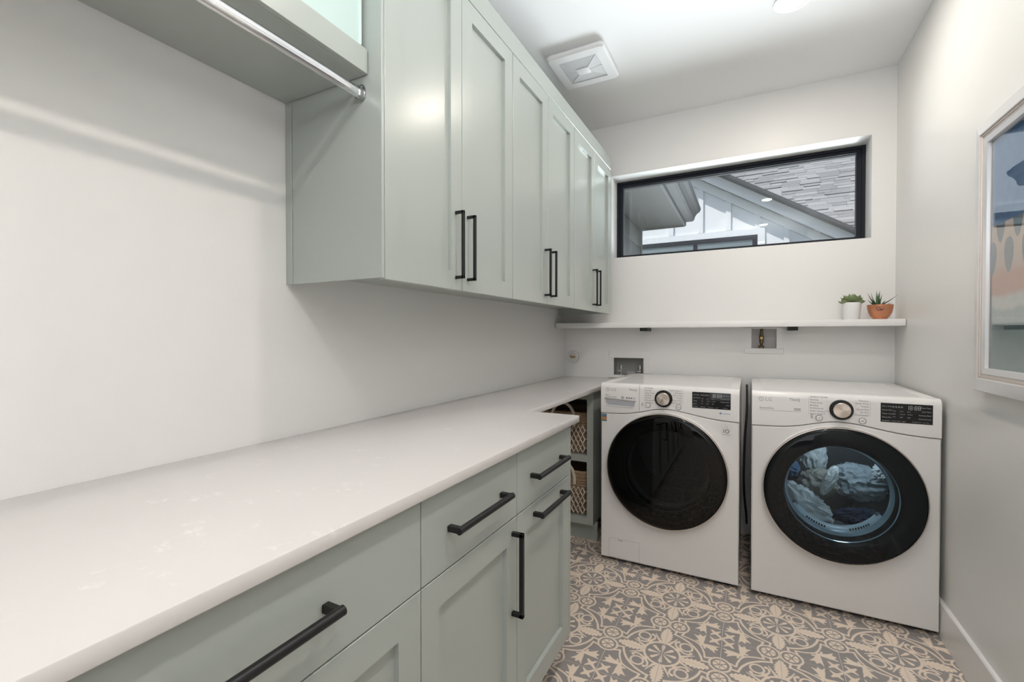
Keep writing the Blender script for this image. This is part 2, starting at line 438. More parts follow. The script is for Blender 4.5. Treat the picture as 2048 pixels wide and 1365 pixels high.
for k, (ya, yb, nm) in enumerate(units):
    t = thing('wall_cabinet', LABU[k], 'cabinet', (UX/2, (ya+yb)/2, UB), 'sage wall cabinets')
    mb = MB(); mb.box(.0005, .354, ya, yb, 1.43, ZF)
    mb.build('body', m_sage, t, smooth=0)
    if k == 0:
        B('side_panel', .0285, UX, .8950, .9045, 1.394, ZF, m_sage, t, .0006, 1)
        B('scribe_strip', .0005, .0272, .8925, .9045, 1.394, 2.0, m_sage, t, .0006, 1)
    if k == 2:
        B('side_panel', .0005, .354, yb-.018, yb, 1.394, ZF, m_sage, t, .0006, 1)
        B('filler_strip', .0005, .20, yb, D-.0005, 1.43, 2.44, m_sage, t)
    m_ = (ya+yb)/2
    for q, (y0, y1) in enumerate(((ya+.002, m_-.0013), (m_+.0013, yb-.001))):
        d = shaker('door', UX, y0, y1, UB, UT, t)
        hy = y1-.036 if q == 0 else y0+.031
        bar_handle_v(UX, hy, 1.427, 1.646, d)
o = MB().box(.3545, UX, .905, 3.093, UT+.003, ZF, .001, 1).build('cabinet_fascia', m_sage)
tag(o, 'sage filler board running along the tops of the wall cabinets', 'trim board')
# ---- open shelf with chrome rod
SY0 = -.45
o = thing('wall_shelf', 'thick sage open shelf left of the wall cabinets, above the hanging rod', 'shelf', (.165, .22, 1.929))
B('shelf_board', .0005, .318, SY0, .8920, 1.935, 1.993, m_sage, o)
B('front_lip', .318, .331, SY0, .8920, 1.929, 1.993, m_sage, o, .0008, 1)
B('underside_panel', .0005, .318, SY0, .8920, 1.929, 1.9348, m_sage, o)
B('end_panel', .0005, .354, SY0-.018, SY0-.0005, 1.394, 2.44, m_sage, o)
r = thing('hanging_rod', 'oval chrome clothes rod hung below the sage open shelf', 'rod', (.309, .22, 1.87))
mb = MB(); prof = []
N = 20
V = []
for yy in (SY0+.001, .893):
    for k in range(N):
        an = 2*PI*k/N; V.append((.309+.0085*math.cos(an), yy, 1.881+.0150*math.sin(an)))
mb.add(V, [(k+N, (k+1) % N+N, (k+1) % N, k) for k in range(N)])
mb.build('tube', m_chrome, r, 60)
mb = MB()
for (rx, rz, ya, yb, dz) in ((.0135, .0225, .8910, .8948, .004), (.0115, .0185, .8775, .8913, 0)):
    N = 24; V = []
    for yy in (ya, yb):
        for k in range(N):
            an = 2*PI*k/N; V.append((.309+rx*math.cos(an), yy, 1.881+dz+rz*math.sin(an)))
    mb.add(V, [(k+N, (k+1) % N+N, (k+1) % N, k) for k in range(N)]+[tuple(range(N)), tuple(range(2*N-1, N-1, -1))])
mb.build('end_bracket', m_chrome2, r)
mb = MB(); mb.lathe([(.0005, -.0012), (.003, -.001), (.0035, .0)], (.309, .8908, 1.901), 'y', 12); mb.build('screw', m_silver, r)
# aqua bin on the shelf
m_aqua = mat('aqua_plastic', (.52, .65, .63), .18); m_aqua2 = mat('pale_aqua_rim', (.68, .80, .78), .2)
t = thing('storage_bin', 'pale aqua plastic storage bin standing on the sage open shelf', 'bin', (.2, .6, 1.9935))
def rrect(y0, y1, z0, z1, r, n=6):
    P = []
    for cy, cz, a0 in ((y1-r, z0+r, -PI/2), (y1-r, z1-r, 0), (y0+r, z1-r, PI/2), (y0+r, z0+r, PI)):
        for k in range(n+1):
            an = a0+k*PI/2/n; P.append((cy+r*math.cos(an), cz+r*math.sin(an)))
    return P
mb = MB(); mb.prism(rrect(.33, .885, 1.9935, 2.33, .018), 'x', .03, .3135); mb.build('tub', m_aqua, t)
P1, P2 = rrect(.33, .885, 1.9935, 2.33, .018), rrect(.338, .877, 2.0015, 2.322, .012)
mb = MB(); n = len(P1)
mb.add([(.3135, *p) for p in P1]+[(.3175, *p) for p in P1]+[(.3175, *p) for p in P2]+[(.3135, *p) for p in P2],
       [(q*n+i, q*n+(i+1) % n, ((q+1) % 4)*n+(i+1) % n, ((q+1) % 4)*n+i) for q in range(4) for i in range(n)])
mb.build('rim', m_aqua2, t)

# ================================================================== BASE CABINETS, WORKTOP
FX = .633; CT0, CT1 = .9146, .9396
base = [(-.80, -.013, 2, 'sage base cabinet behind the camera end of the worktop'),
        (-.010, .7305, 2, 'sage base cabinet nearest the camera with the longest visible drawer'),
        (.7335, 1.1615, 1, 'sage base cabinet with an upright door handle, second from the worktop corner'),
        (1.1645, 1.5885, 0, 'narrow sage base cabinet with two lying handles at the worktop corner')]
for k, (ya, yb, nd, lab) in enumerate(base):
    t = thing('base_cabinet', lab, 'cabinet', (.3, (ya+yb)/2, 0), 'sage base cabinets')
    mb = MB(); mb.box(.0005, FX-.022, ya, yb+.0025, .12, CT0-.0005); mb.build('body', m_sage, t, smooth=0)
    B('toe_kick', .02, FX-.075, ya, yb+.0025, 0, .12, m_sage, t)
    if k == 3: B('end_panel', .0005, FX-.001, yb+.003, yb+.0215, .12, CT0-.0005, m_sage, t, .0008, 1)
    dr = B('drawer', FX-.020, FX, ya, yb, .7262, .9085, m_sage, t, .0012, 1)
    m_ = (ya+yb)/2; hl = .119 if k != 1 else .1345
    bar_handle_h(FX, .8155, m_-hl, m_+hl, dr)
    if nd == 2:
        for y0, y1, hy in ((ya, m_-.0015, 0), (m_+.0015, yb, 1)):
            d = shaker('door', FX, y0, y1, .122, .7232, t, .066, .066)
            bar_handle_v(FX, y1-.03 if hy == 0 else y0+.03, .454, .690, d, .036, .012)
    elif nd == 1:
        d = shaker('door', FX, ya, yb, .122, .7232, t, .060, .067)
        bar_handle_v(FX, yb-.028, .452, .690, d, .036, .012)
    else:
        d = shaker('pull_out_front', FX, ya, yb, .122, .7232, t, .060, .067)
        bar_handle_h(FX, .690, 1.278, 1.503, d)
# worktop (L shaped slab)
poly = [(0.0005, -.83), (.6528, -.83), (.6528, 1.6496), (.4362, 1.6496), (.4362, D-.0005), (.0005, D-.0005)]
bm = bmesh.new(); vs_ = [bm.verts.new((x, y, CT0)) for x, y in poly]; f = bm.faces.new(vs_)
ex = bmesh.ops.extrude_face_region(bm, geom=[f]); 
bmesh.ops.translate(bm, verts=[q for q in ex['geom'] if isinstance(q, bmesh.types.BMVert)], vec=(0, 0, CT1-CT0))
bmesh.ops.recalc_face_normals(bm, faces=list(bm.faces))
bmesh.ops.bevel(bm, geom=list(bm.edges), offset=.0025, segments=2, affect='EDGES', profile=.5)
bm.verts.index_update()
o = obj('worktop', [q.co.copy() for q in bm.verts], [[q.index for q in f.verts] for f in bm.faces], m_quartz); bm.free()
tag(o, 'white quartz L-shaped worktop over the sage base cabinets', 'countertop')

# ---- corner cubby with two baskets
CY = 2.605
t = thing('open_cubby', 'sage open cubby shelf in the far corner under the worktop', 'cabinet', (.2, 2.9, 0))
mb = MB()
mb.box(.0005, .018, CY+.018, D-.001, .113, CT0-.0005); mb.box(.390, .406, CY+.018, D-.001, .113, CT0-.0005)
mb.box(.018, .390, D-.012, D-.001, .113, CT0-.0005); mb.box(.018, .390, CY+.018, D-.012, .86, CT0-.0005)
mb.build('carcass', m_sage, t, smooth=0)
mb = MB(); mb.box(.0005, .03, CY, CY+.018, .113, CT0-.0005); mb.box(.369, .408, CY, CY+.018, .113, CT0-.0005)
mb.box(.03, .369, CY, CY+.018, .861, CT0-.0005); mb.box(.03, .369, CY, CY+.018, .113, .154)
mb.build('face_frame', m_sage, t, smooth=0)
B('shelf', .018, .390, CY+.001, D-.012, .487, .527, m_sage, t); B('shelf', .018, .390, CY+.0185, D-.012, .118, .154, m_sage, t)
B('toe_kick', .0005, .416, 2.664, 2.682, 0, .113, m_sage, t)
m_sea = mat('brown_seagrass', (.20, .125, .075), .85)
nt = m_sea.node_tree
nz = noise_tex(nt, 60, 4, .7, objco(nt))
nt.links.new(ramp_mix(nt, nz, (.16, .095, .055), (.50, .36, .24)), nt.nodes['Principled BSDF'].inputs['Base Color'])
bump(m_sea, nz, .5, .004)
m_cord = mat('white_cotton_cord', (.66, .60, .53), .9)
def basket(z0, hh, label, hz):
    x0, x1, y0, y1 = .045, .36, CY+.03, CY+.36
    t = thing('woven_basket', label, 'basket', ((x0+x1)/2, (y0+y1)/2, z0), 'baskets in the corner cubby')
    mb = MB(); nr = int(hh/.0165); rr = .0088
    def loop(z, gr):
        P = []
        for (cx, cy, a0) in ((x1-.04, y0+.04, -PI/2), (x1-.04, y1-.04, 0), (x0+.04, y1-.04, PI/2), (x0+.04, y0+.04, PI)):
            for k in range(5):
                an = a0+k*PI/8; P.append((cx+(.04+gr)*math.cos(an), cy+(.04+gr)*math.sin(an), z))
        return P+[P[0]]
    for i in range(nr):
        mb.tube(loop(z0+.009+i*.0165, -.011+.006*i/nr), rr, 6, False)
    mb.box(x0+.03, x1-.03, y0+.03, y1-.03, z0, z0+.012)
    mb.build('body', m_sea, t, 60)
    mb = MB(); mb.tube(loop(z0+hh, -.004), .012, 8, False); mb.tube(loop(z0+hh-.018, -.004), .0105, 8, False); mb.build('rim', m_sea, t, 60)
    # white zigzag cord rows (front and both sides), one object per row
    rows = max(3, int((hh-.065)/.0275))
    for r_ in range(rows):
        z = z0+.021+r_*.0270; P = []
        n = 21
        for k in range(n+1):
            s = k/n; P.append((x0+.012+s*(x1-x0-.024), y0-.005-.003*(k % 2), z+(.013 if (k+r_) % 2 else -.013)))
        for k in range(1, 12):
            P.append((x1+.002, y0+.012+k*(y1-y0-.024)/11, z+(.013 if (k+r_) % 2 else -.013)))
        mb = MB(); mb.tube(P, .0056, 5); mb.build('white_cord', m_cord, t, 60)
    for q in (0,):
        mb = MB(); cx = (x0+x1)/2+.004
        P = [(cx+.075*math.cos(PI*k/14)*1.0, y0-.003, z0+hh-.035+hz*math.sin(PI*k/14)) for k in range(15)]
        P = [(P[0][0], y0-.004, z0+hh-.07)]+P+[(P[-1][0], y0-.004, z0+hh-.07)]
        mb.tube(P, .0095, 8); mb.build('rope_handle', m_cord, t, 60)
    return t
basket(.5275, .237, 'woven brown and white basket on the upper shelf of the corner cubby', .10)
basket(.1545, .252, 'woven brown and white basket at the bottom of the corner cubby', .09)

# ================================================================== LETTERING
def text_geo(body, size, align='LEFT', res=2):
    cu = bpy.data.curves.new('t', 'FONT'); cu.body = body; cu.size = size; cu.align_x = align; cu.resolution_u = res
    ob = bpy.data.objects.new('t', cu); me = bpy.data.meshes.new_from_object(ob)
    V = [p.co.copy() for p in me.vertices]; F = [tuple(f.vertices) for f in me.polygons]
    bpy.data.objects.remove(ob); bpy.data.meshes.remove(me); bpy.data.curves.remove(cu)
    return V, F
def text_front(mb, body, x, z, y, size, align='LEFT', sx=1.0):
    V, F = text_geo(body, size, align); mb.add([(x+p.x*sx, y, z+p.y) for p in V], F)
def disc(mb, x, z, y, r, n=24, r0=0.0):
    if r0 <= 0: mb.add([(x+r*math.cos(2*PI*k/n), y, z+r*math.sin(2*PI*k/n)) for k in range(n)], [tuple(range(n-1, -1, -1))])
    else:
        mb.add([(x+q*math.cos(2*PI*k/n), y, z+q*math.sin(2*PI*k/n)) for q in (r0, r) for k in range(n)],
               [(k, (k+1) % n, (k+1) % n+n, k+n) for k in range(n)])
def rect(mb, x0, x1, z0, z1, y): mb.add([(x0, y, z0), (x1, y, z0), (x1, y, z1), (x0, y, z1)], [(0, 1, 2, 3)])

def stuff(o): o['kind'] = 'stuff'; return o
# ================================================================== WASHER AND DRYER
HW, MH, MD = .3425, .9817, .745
def wave(x):                                    # lower edge of the control panel
    q = x/HW
    return .816+.043*math.exp(-(q/.42)**2) if q < 0 else .818+.041*math.exp(-(q/.52)**2)
CZ, DR = .545, .2985                            # door centre height, door radius
def machine(kind, xc, yf):
    X = lambda x: xc+x
    Y = lambda y: yf+y
    wash = kind == 'washer'
    lab = 'white front-load washing machine with a black door, left of the two machines' if wash else \
          'white front-load dryer with laundry showing through its door, right of the two machines'
    t = thing('washing_machine' if wash else 'clothes_dryer', lab, 'washer' if wash else 'dryer', (xc, yf+MD/2, 0))
    # housing
    mb = MB()
    mb.box(X(-HW), X(-HW+.006), Y(.018), Y(MD), .022, MH-.016); mb.box(X(HW-.006), X(HW), Y(.018), Y(MD), .022, MH-.016)
    mb.box(X(-HW+.006), X(HW-.006), Y(MD-.006), Y(MD), .022, MH-.016); mb.box(X(-HW+.006), X(HW-.006), Y(.03), Y(MD-.006), .022, .03)
    mb.build('housing', m_white, t)
    # lid with raised border
    mb = MB(); z1 = MH; b_ = .045
    mb.box(X(-HW), X(-HW+b_), Y(.05), Y(MD), MH-.016, z1, .004); mb.box(X(HW-b_), X(HW), Y(.05), Y(MD), MH-.016, z1, .004)
    mb.box(X(-HW+b_-.004), X(HW-b_+.004), Y(.05), Y(.05+b_), MH-.0158, z1-.0002, .0038); mb.box(X(-HW+b_-.004), X(HW-b_+.004), Y(MD-b_), Y(MD), MH-.0158, z1-.0002, .0038)
    mb.box(X(-HW+b_-.004), X(HW-b_+.004), Y(.05+b_-.004), Y(MD-b_+.004), MH-.015, MH-.0035)
    mb.build('lid', m_white, t)
    # lower front panel: ring of quads between the round opening and the outline
    def outline(an):
        dx, dz = math.cos(an), math.sin(an); lo, hi = 0, 1.2
        ins = lambda r: -HW < r*dx < HW and .022 < CZ+r*dz < wave(max(-HW, min(HW, r*dx)))-.0015
        for _ in range(40):
            m = (lo+hi)/2
            if ins(m): lo = m
            else: hi = m
        return lo
    ANG = sorted(set([2*PI*k/96 for k in range(96)]+[math.atan2(zz-CZ, xx) % (2*PI) for xx in (-HW, HW) for zz in (.022, wave(xx)-.0015)]))
    n = len(ANG); V = []
    RO = [outline(an) for an in ANG]
    for (fr, yy) in ((0, .030), (0, .006), (.006, .0), (None, 0.0), ('h', .03)):
        for an, ro in zip(ANG, RO):
            r = .272 if fr in (None, 'h') else ro-fr
            V.append((X(r*math.cos(an)), Y(yy), CZ+r*math.sin(an)))
    F = [(q*n+i, q*n+(i+1) % n, (q+1)*n+(i+1) % n, (q+1)*n+i) for q in range(4) for i in range(n)]
    obj('front_panel', V, F, m_white, t, 35)
    # control panel strips
    def ctrl(xa, xb, nseg, left_end, right_end):
        xs = [xa+(xb-xa)*k/nseg for k in range(nseg+1)]
        prof = lambda x: [(wave(x)+.0012, .02), (wave(x)+.0012, .004), (wave(x)+.004, .0), (MH-.030, .0), (MH-.012, .004), (MH-.003, .013), (MH, .028), (MH, .0505), (MH-.02, .0505)]
        V = []; m = 9
        for x in xs:
            e = 0.0
            V += [(X(x), Y(p[1]), p[0]) for p in prof(x)]
        F = []
        for i in range(len(xs)-1):
            for k in range(m-1): F.append((i*m+k, (i+1)*m+k, (i+1)*m+k+1, i*m+k+1))
        F.append(tuple(range(m))); F.append(tuple(range(len(xs)*m-1, (len(xs)-1)*m-1, -1)))
        return V, F
    if wash:
        V, F = ctrl(-.1345, HW, 28, 0, 1); cp = obj('control_panel', V, F, m_white, t, 35)
        V, F = ctrl(-HW, -.1358, 14, 1, 0); dd_ = obj('detergent_drawer', V, F, m_white, t, 35)
        # drawer pull: lip, and a flat grey patch painted as the shaded recess
        mb = MB(); P = [(-.321, .896), (-.321, .872), (-.309, .858), (-.166, .8535), (-.154, .866), (-.154, .888)]
        Q = [(-.316, .892), (-.315, .874), (-.305, .864), (-.169, .860), (-.160, .869), (-.160, .886)]
        V = [(X(p[0]), Y(-.0002), p[1]) for p in P]+[(X((p[0]+q[0])/2), Y(-.004), (p[1]+q[1])/2) for p, q in zip(P, Q)]+[(X(q[0]), Y(-.0003), q[1]) for q in Q]
        F = [(a*6+i, a*6+i+1, (a+1)*6+i+1, (a+1)*6+i) for a in range(2) for i in range(5)]
        mb.add(V, F); mb.build('pull_lip', m_white, dd_)
        mb = MB(); mb.add([(X(q[0]), Y(-.0004), q[1]) for q in Q], [(0, 1, 2, 3, 4, 5)]); 
        mb.build('pull_recess_shade', mat('recess_shade_grey', (.42, .43, .47), .4), dd_, smooth=0)
        mb = MB(); mb.add([(X(-.3225), Y(-.0005), .8965), (X(-.153), Y(-.0005), .888), (X(-.153), Y(-.006), .8905), (X(-.3225), Y(-.006), .899),
                           (X(-.3225), Y(-.0005), .902), (X(-.153), Y(-.0005), .8935)], [(0, 1, 2, 3), (3, 2, 5, 4)])
        mb.build('pull_edge', m_grey, dd_, smooth=0)
    else:
        V, F = ctrl(-HW, HW, 40, 1, 1); cp = obj('control_panel', V, F, m_white, t, 35)
    # logo: round emblem with letters
    par = dd_ if wash else cp
    e = -.0006; mb = MB(); lx, lz = -.304, (.9485 if wash else .944)
    disc(mb, X(lx), lz, Y(e), .0105, 28, .0085); rect(mb, X(lx-.001), X(lx+.001), lz-.0045, lz+.005, Y(e)); rect(mb, X(lx+.001), X(lx+.0045), lz-.0045, lz-.003, Y(e))
    disc(mb, X(lx-.0045), lz+.0035, Y(e), .0014, 10)
    text_front(mb, 'LG', X(lx+.017), lz-.0078, Y(e), .023); stuff(mb.build('emblem', m_inkl, par, smooth=0))
    mb = MB(); text_front(mb, 'ThinQ', X(-.147), lz-.002, Y(e), .0165, 'RIGHT')
    if wash:
        text_front(mb, 'Steam', X(-.3185), .915, Y(e), .009); text_front(mb, 'TurboWash', X(-.3185), .9035, Y(e), .0125)
        disc(mb, X(-.224), .906, Y(e), .0075, 16, .004)
        for q in range(3): rect(mb, X(-.205+q*.013), X(-.197+q*.013), .902, .910, Y(e))
        rect(mb, X(-.163), X(-.160), .900, .911, Y(e)); stuff(mb.build('lettering', m_ink, par, smooth=0))
    else:
        text_front(mb, 'SensorDry', X(-.311), .8985, Y(e), .0135)
        rect(mb, X(-.311), X(-.143), .8925, .8935, Y(e))
        for q in range(2): rect(mb, X(-.172), X(-.145), .905-q*.006, .9075-q*.006, Y(e))
        stuff(mb.build('lettering', m_ink, par, smooth=0))
    # cycle names
    if wash:
        L = ['AI WASH', 'Normal', 'Heavy Duty', 'Bedding', 'Sanitary', 'Allergiene\u2122', 'Tub Clean']
        R = ['Bright Whites\u2122', 'Delicates', 'Perm. Press', 'Towels', 'Speed Wash', 'Downloaded']
        kx = -.010; lx, rx, z0, dz = -.104, .082, .9625, .0128
    else:
        L = ['ENERGY SAVER', 'Normal', 'Heavy Duty', 'Bedding', 'Antibacterial', 'Steam Sanitary\u2122', 'Steam Fresh\u2122']
        R = ['Delicates', 'Perm. Press', 'Towels', 'Speed Dry', 'Air Dry', 'Downloaded']
        kx = .006; lx, rx, z0, dz = -.110, .104, .9625, .0126
    mb = MB()
    for i, s in enumerate(L): text_front(mb, s, X(lx), z0-i*dz, Y(e), .0098)
    for i, s in enumerate(R): text_front(mb, s, X(rx), z0-.006-i*dz, Y(e), .0098, 'RIGHT')
    rect(mb, X(lx-.005), X(lx-.0045), z0-6.2*dz, z0+.004, Y(e)); rect(mb, X(rx+.0045), X(rx+.005), z0-5.2*dz, z0+.0, Y(e))
    for i in range(6):
        rect(mb, X(kx-.055), X(kx-.049), z0+.001-i*dz*.9, z0+.0015-i*dz*.9, Y(e)); rect(mb, X(kx+.049), X(kx+.055), z0-.004-i*dz*.9, z0-.0035-i*dz*.9, Y(e))
    for i in range(3): rect(mb, X(kx-.114), X(kx-.104), .870+i*.006, .8725+i*.006, Y(e))
    stuff(mb.build('cycle_names', m_ink, cp, smooth=0))
    # dial
    KZ = .915
    mb = MB(); mb.lathe([(.0445, -.0003), (.0440, -.009), (.041, -.012), (.034, -.012), (.033, -.010)], (X(kx), Y(0), KZ), 'y', 48, cap1=True); kn = mb.build('dial_ring', m_glassb, cp)
    mb = MB(); mb.lathe([(.0330, -.010), (.0325, -.024), (.0305, -.0265), (.0005, -.0268)], (X(kx), Y(0), KZ), 'y', 48); mb.build('dial_cap', m_dial, kn)
    # buttons
    for bx, sym in ((kx-.080 if wash else -.075, 0), (kx+.073 if wash else .082, 1)):
        bz = .8755 if wash else .872
        mb = MB(); mb.lathe([(.0140, -.0004), (.0136, -.003), (.0118, -.003), (.0114, -.001)], (X(bx), Y(0), bz), 'y', 32); bt = mb.build('button_ring', m_grey, cp)
        mb = MB(); mb.lathe([(.0114, -.001), (.0110, -.0036), (.0098, -.0042), (.0004, -.0042)], (X(bx), Y(0), bz), 'y', 32); mb.build('button', m_whitep, bt)
        mb = MB()
        if sym == 0:
            disc(mb, X(bx), bz, Y(-.0046), .0042, 20, .0034); rect(mb, X(bx-.0005), X(bx+.0005), bz+.001, bz+.0055, Y(-.0048))
        else:
            mb.add([(X(bx-.0045), Y(-.0046), bz-.0035), (X(bx+.0005), Y(-.0046), bz), (X(bx-.0045), Y(-.0046), bz+.0035)], [(0, 1, 2)])
            rect(mb, X(bx+.0012), X(bx+.0022), bz-.0035, bz+.0035, Y(-.0046)); rect(mb, X(bx+.0034), X(bx+.0044), bz-.0035, bz+.0035, Y(-.0046))
        stuff(mb.build('button_symbol', m_ink, bt, smooth=0))
    # display
    dx0, dx1, dz0, dz1 = (.1285, .3040, .8790, .9590) if wash else (.1440, .3140, .8750, .9560)
    ds = MB().box(X(dx0), X(dx1), Y(-.0012), Y(.0005), dz0, dz1).build('display', m_glassb, cp, smooth=0)
    mb = MB(); e2 = -.0017; wd = dx1-dx0
    def tt(fx, fz, s, sz=.0072, al='LEFT'): text_front(mb, s, X(dx0+fx*wd), dz0+fz*(dz1-dz0), Y(e2), sz, al)
    rows = ['Soil Level', 'Spin Speed', 'Temp.', 'Rinse'] if wash else ['More Time', 'Sensor Dry', 'Temp. Control', 'Damp Dry']
    bot = ['Pre Wash', 'Extra Rinse', 'Cold Wash', 'Steam', 'Add Item'] if wash else ['Energy Saver', 'Reduce Static', 'Signal', 'Wrinkle Care', 'Less Time']
    rgt_ = ['Delay Wash', 'Control Lock', 'Remote Start', 'Wi-Fi'] if wash else ['More Time', 'Less Time', 'Remote Start', 'Control Lock']
    for i, s in enumerate(rows): tt(.03, .80-.19*i, s)
    for i, s in enumerate(rgt_): tt(.97, .80-.19*i, s, .0072, 'RIGHT')
    for i, s in enumerate(bot): tt(.03+.195*i, .06, s, .0052)
    for c in range(3):
        for r_ in range(3): tt(.24+.14*c, .58-.15*r_, ('High', 'Med', 'Low')[r_] if c == 0 else ('Extra', 'Normal', 'Light')[r_], .0052)
    for i in range(4): disc(mb, X(dx0+(.25+.055*i)*wd), dz0+.82*(dz1-dz0), Y(e2), .003, 12, .0018)
    stuff(mb.build('display_text', m_inkd, ds, smooth=0))
    # seven segment digits 18:88
    mb = MB(); x = X(dx0+.50*wd); zc = dz0+.70*(dz1-dz0); hh, ww, s = .017, .0085, .0017
    SEG = {'1': 'bc', '8': 'abcdefg'}
    for ch in '18:88':
        if ch == ':':
            rect(mb, x-.0005, x+.001, zc+.004, zc+.0055, Y(e2)); rect(mb, x-.0005, x+.001, zc+.0105, zc+.012, Y(e2)); x += .0042; continue
        for sg in SEG[ch]:
            if sg in 'adg':
                zz = zc+{'a': hh-s, 'd': 0, 'g': hh/2-s/2}[sg]; rect(mb, x+.001, x+ww-.001, zz, zz+s, Y(e2))
            else:
                xx = x if sg in 'ef' else x+ww-s; za = zc+(hh/2 if sg in 'bf' else 0); rect(mb, xx, xx+s, za+.0008, za+hh/2-.0008, Y(e2))
        x += ww+.0028
    stuff(mb.build('display_digits', m_inkd, ds, smooth=0))
    # door: collar, trim ring, dark glass, inner ring, bowl
    C0 = (X(0), Y(0), CZ)
    mb = MB(); mb.lathe([(.283, .02), (.300, -.001), (.3005, -.012), (.297, -.034), (.294, -.036)], C0, 'y', 96); door = mb.build('door', m_whitep, t, 40)
    mb = MB(); mb.lathe([(.2985, -.034), (.2985, -.040), (.2965, -.0435), (.2935, -.0440), (.2925, -.040)], C0, 'y', 96); mb.build('door_trim_ring', m_ringm, door, 50)
    mb = MB(); mb.lathe([(.2925, -.0405), (.288, -.0445), (.270, -.0462), (.20, -.0475), (.10, -.0482), (.0005, -.0485)], C0, 'y', 96); mb.build('door_glass', m_wgl if wash else m_dgl, door, 60)
    wr = .212
    mb = MB(); mb.lathe([(.2922, -.036), (.250, -.036), (.226, -.034), (wr, -.026), (wr-.006, -.010), (wr-.010, .030), (.272, .030), (.283, .019)], C0, 'y', 72); mb.build('door_liner', m_liner, door, 50)
    mb = MB(); mb.lathe([(wr-.001, -.022), (wr-.004, -.018), (wr-.012, .05), (wr-.02, .065)], C0, 'y', 72); mb.build('door_bowl_rim', m_bowl, door, 60)
    # drum
    mb = MB(); mb.lathe([(.2715, .031), (.2715, .60), (.14, .615), (.0005, .615)], C0, 'y', 48); mb.build('drum', m_drum, t, 40)
    # feet
    for fx in (-.29, .29):
        for fy in (.06, MD-.08):
            MB().lathe([(.020, 0), (.020, .012), (.010, .014), (.010, .0225)], (X(fx), Y(fy), 0), 'z', 16, True, True).build('foot', m_black, t)
    MB().box(X(-HW+.02), X(HW-.02), Y(.035), Y(.05), .008, .022).build('base_strip', m_black, t)
    if wash:
        # energy sticker, 10 year sticker, filter cover, quiet-wash line
        s = MB().box(X(-.338), X(-.310), Y(-.0006), Y(.0005), .771, .813).build('energy_sticker', m_grey, t, smooth=0); s['label'] = 'blue, orange and green energy sticker'
        cs = ((.10, .22, .30), (.06, .16, .22), (.55, .16, .05), (.50, .22, .06), (.08, .16, .10))
        for i, c in enumerate(cs):
            mb = MB(); rect(mb, X(-.3365), X(-.3115), .8045-i*.0080, .8115-i*.0080, Y(-.0009)); mb.build('sticker_band', mat('sticker_%d' % i, c, .5), s, smooth=0)
        s = MB().box(X(.265), X(.306), Y(-.0006), Y(.0005), .754, .804).build('warranty_sticker', m_inkl, t, smooth=0); s['label'] = 'small sticker with a bold 10'
        mb = MB(); rect(mb, X(.2658), X(.3052), .7548, .8032, Y(-.0009)); mb.build('sticker_paper', m_whitep, s, smooth=0)
        mb = MB(); text_front(mb, 'Inverter', X(.2855), .7965, Y(-.0012), .0055, 'CENTER'); text_front(mb, 'DirectDrive', X(.2855), .7895, Y(-.0012), .0068, 'CENTER')
        rect(mb, X(.2718), X(.2755), .764, .783, Y(-.0012)); disc(mb, X(.2895), .7735, Y(-.0012), .0102, 24, .0062)
        rect(mb, X(.2865), X(.2925), .7728, .7742, Y(-.0012)); rect(mb, X(.268), X(.303), .757, .7585, Y(-.0012))
        stuff(mb.build('sticker_print', m_ink, s, smooth=0))
        mb = MB(); disc(mb, X(.259), .8595, Y(e), .0048, 14); text_front(mb, 'ColdWash', X(.303), .856, Y(e), .0092, 'RIGHT'); stuff(mb.build('lettering', m_inkb, cp, smooth=0))
        fl = MB().box(X(-.2945), X(-.1315), Y(-.0004), Y(.001), .0295, .1345).build('cover_gap_shade', m_grey, t, smooth=0)  # larger grey plate, its rim painted as the shadow in the cover's gap
        MB().box(X(-.2935), X(-.1325), Y(-.0016), Y(.0009), .0305, .1335, .0006, 1).build('cover_plate', m_white, fl)
        mb = MB(); mb.add([(X(-.245), Y(-.002), .1330), (X(-.245), Y(-.002), .127), (X(-.241), Y(-.002), .124), (X(-.226), Y(-.002), .124), (X(-.222), Y(-.002), .127), (X(-.222), Y(-.002), .1330)], [(0, 1, 2, 3, 4, 5)])
        mb.add([(X(-.242), Y(-.0024), .1325), (X(-.241), Y(-.0024), .128), (X(-.226), Y(-.0024), .128), (X(-.225), Y(-.0024), .1325)], [(0, 1, 2, 3)])
        mb.m[-1] = 1; mb.build('finger_tab', [m_grey, m_white], fl, smooth=0)
    else:
        # grille holes along the lint lip at the foot of the opening
        mb = MB(); mb.lathe([(.197, .066), (.182, .075), (.178, .10), (.20, .12)], C0, 'y', 72)
        V = mb.v; n = 72
        F = [f for f in mb.f if sum(V[i][2] for i in f)/len(f) < CZ-.10]
        lip = obj('lint_lip', V, F, m_lip, t, 50)
        mb = MB()
        for q in list(range(-11, -3))+list(range(5, 13)):
            an = -PI/2+q*.058; r = .187
            x, z = r*math.cos(an), r*math.sin(an)
            tx, tz = -math.sin(an), math.cos(an); nx, nz = math.cos(an), math.sin(an)
            y_ = .0702
            mb.add([(X(x+tx*p*.0032-nx*k*.004), Y(y_+(.0012 if k > 0 else -.0022)), CZ+z+tz*p*.0032-nz*k*.004) for p, k in ((-1, -1), (1, -1), (1, 1), (-1, 1))], [(0, 1, 2, 3)])
        stuff(mb.build('lip_holes', m_black, lip, smooth=0))
    return t
m_dial = mat('brushed_dial', (.72, .62, .55), .28, metal=1); 
m_dial.node_tree.nodes['Principled BSDF'].inputs['Anisotropic'].default_value = .8
tg = m_dial.node_tree.nodes.new('ShaderNodeTangent'); tg.direction_type = 'RADIAL'; tg.axis = 'Y'
m_dial.node_tree.links.new(tg.outputs[0], m_dial.node_tree.nodes['Principled BSDF'].inputs['Tangent'])
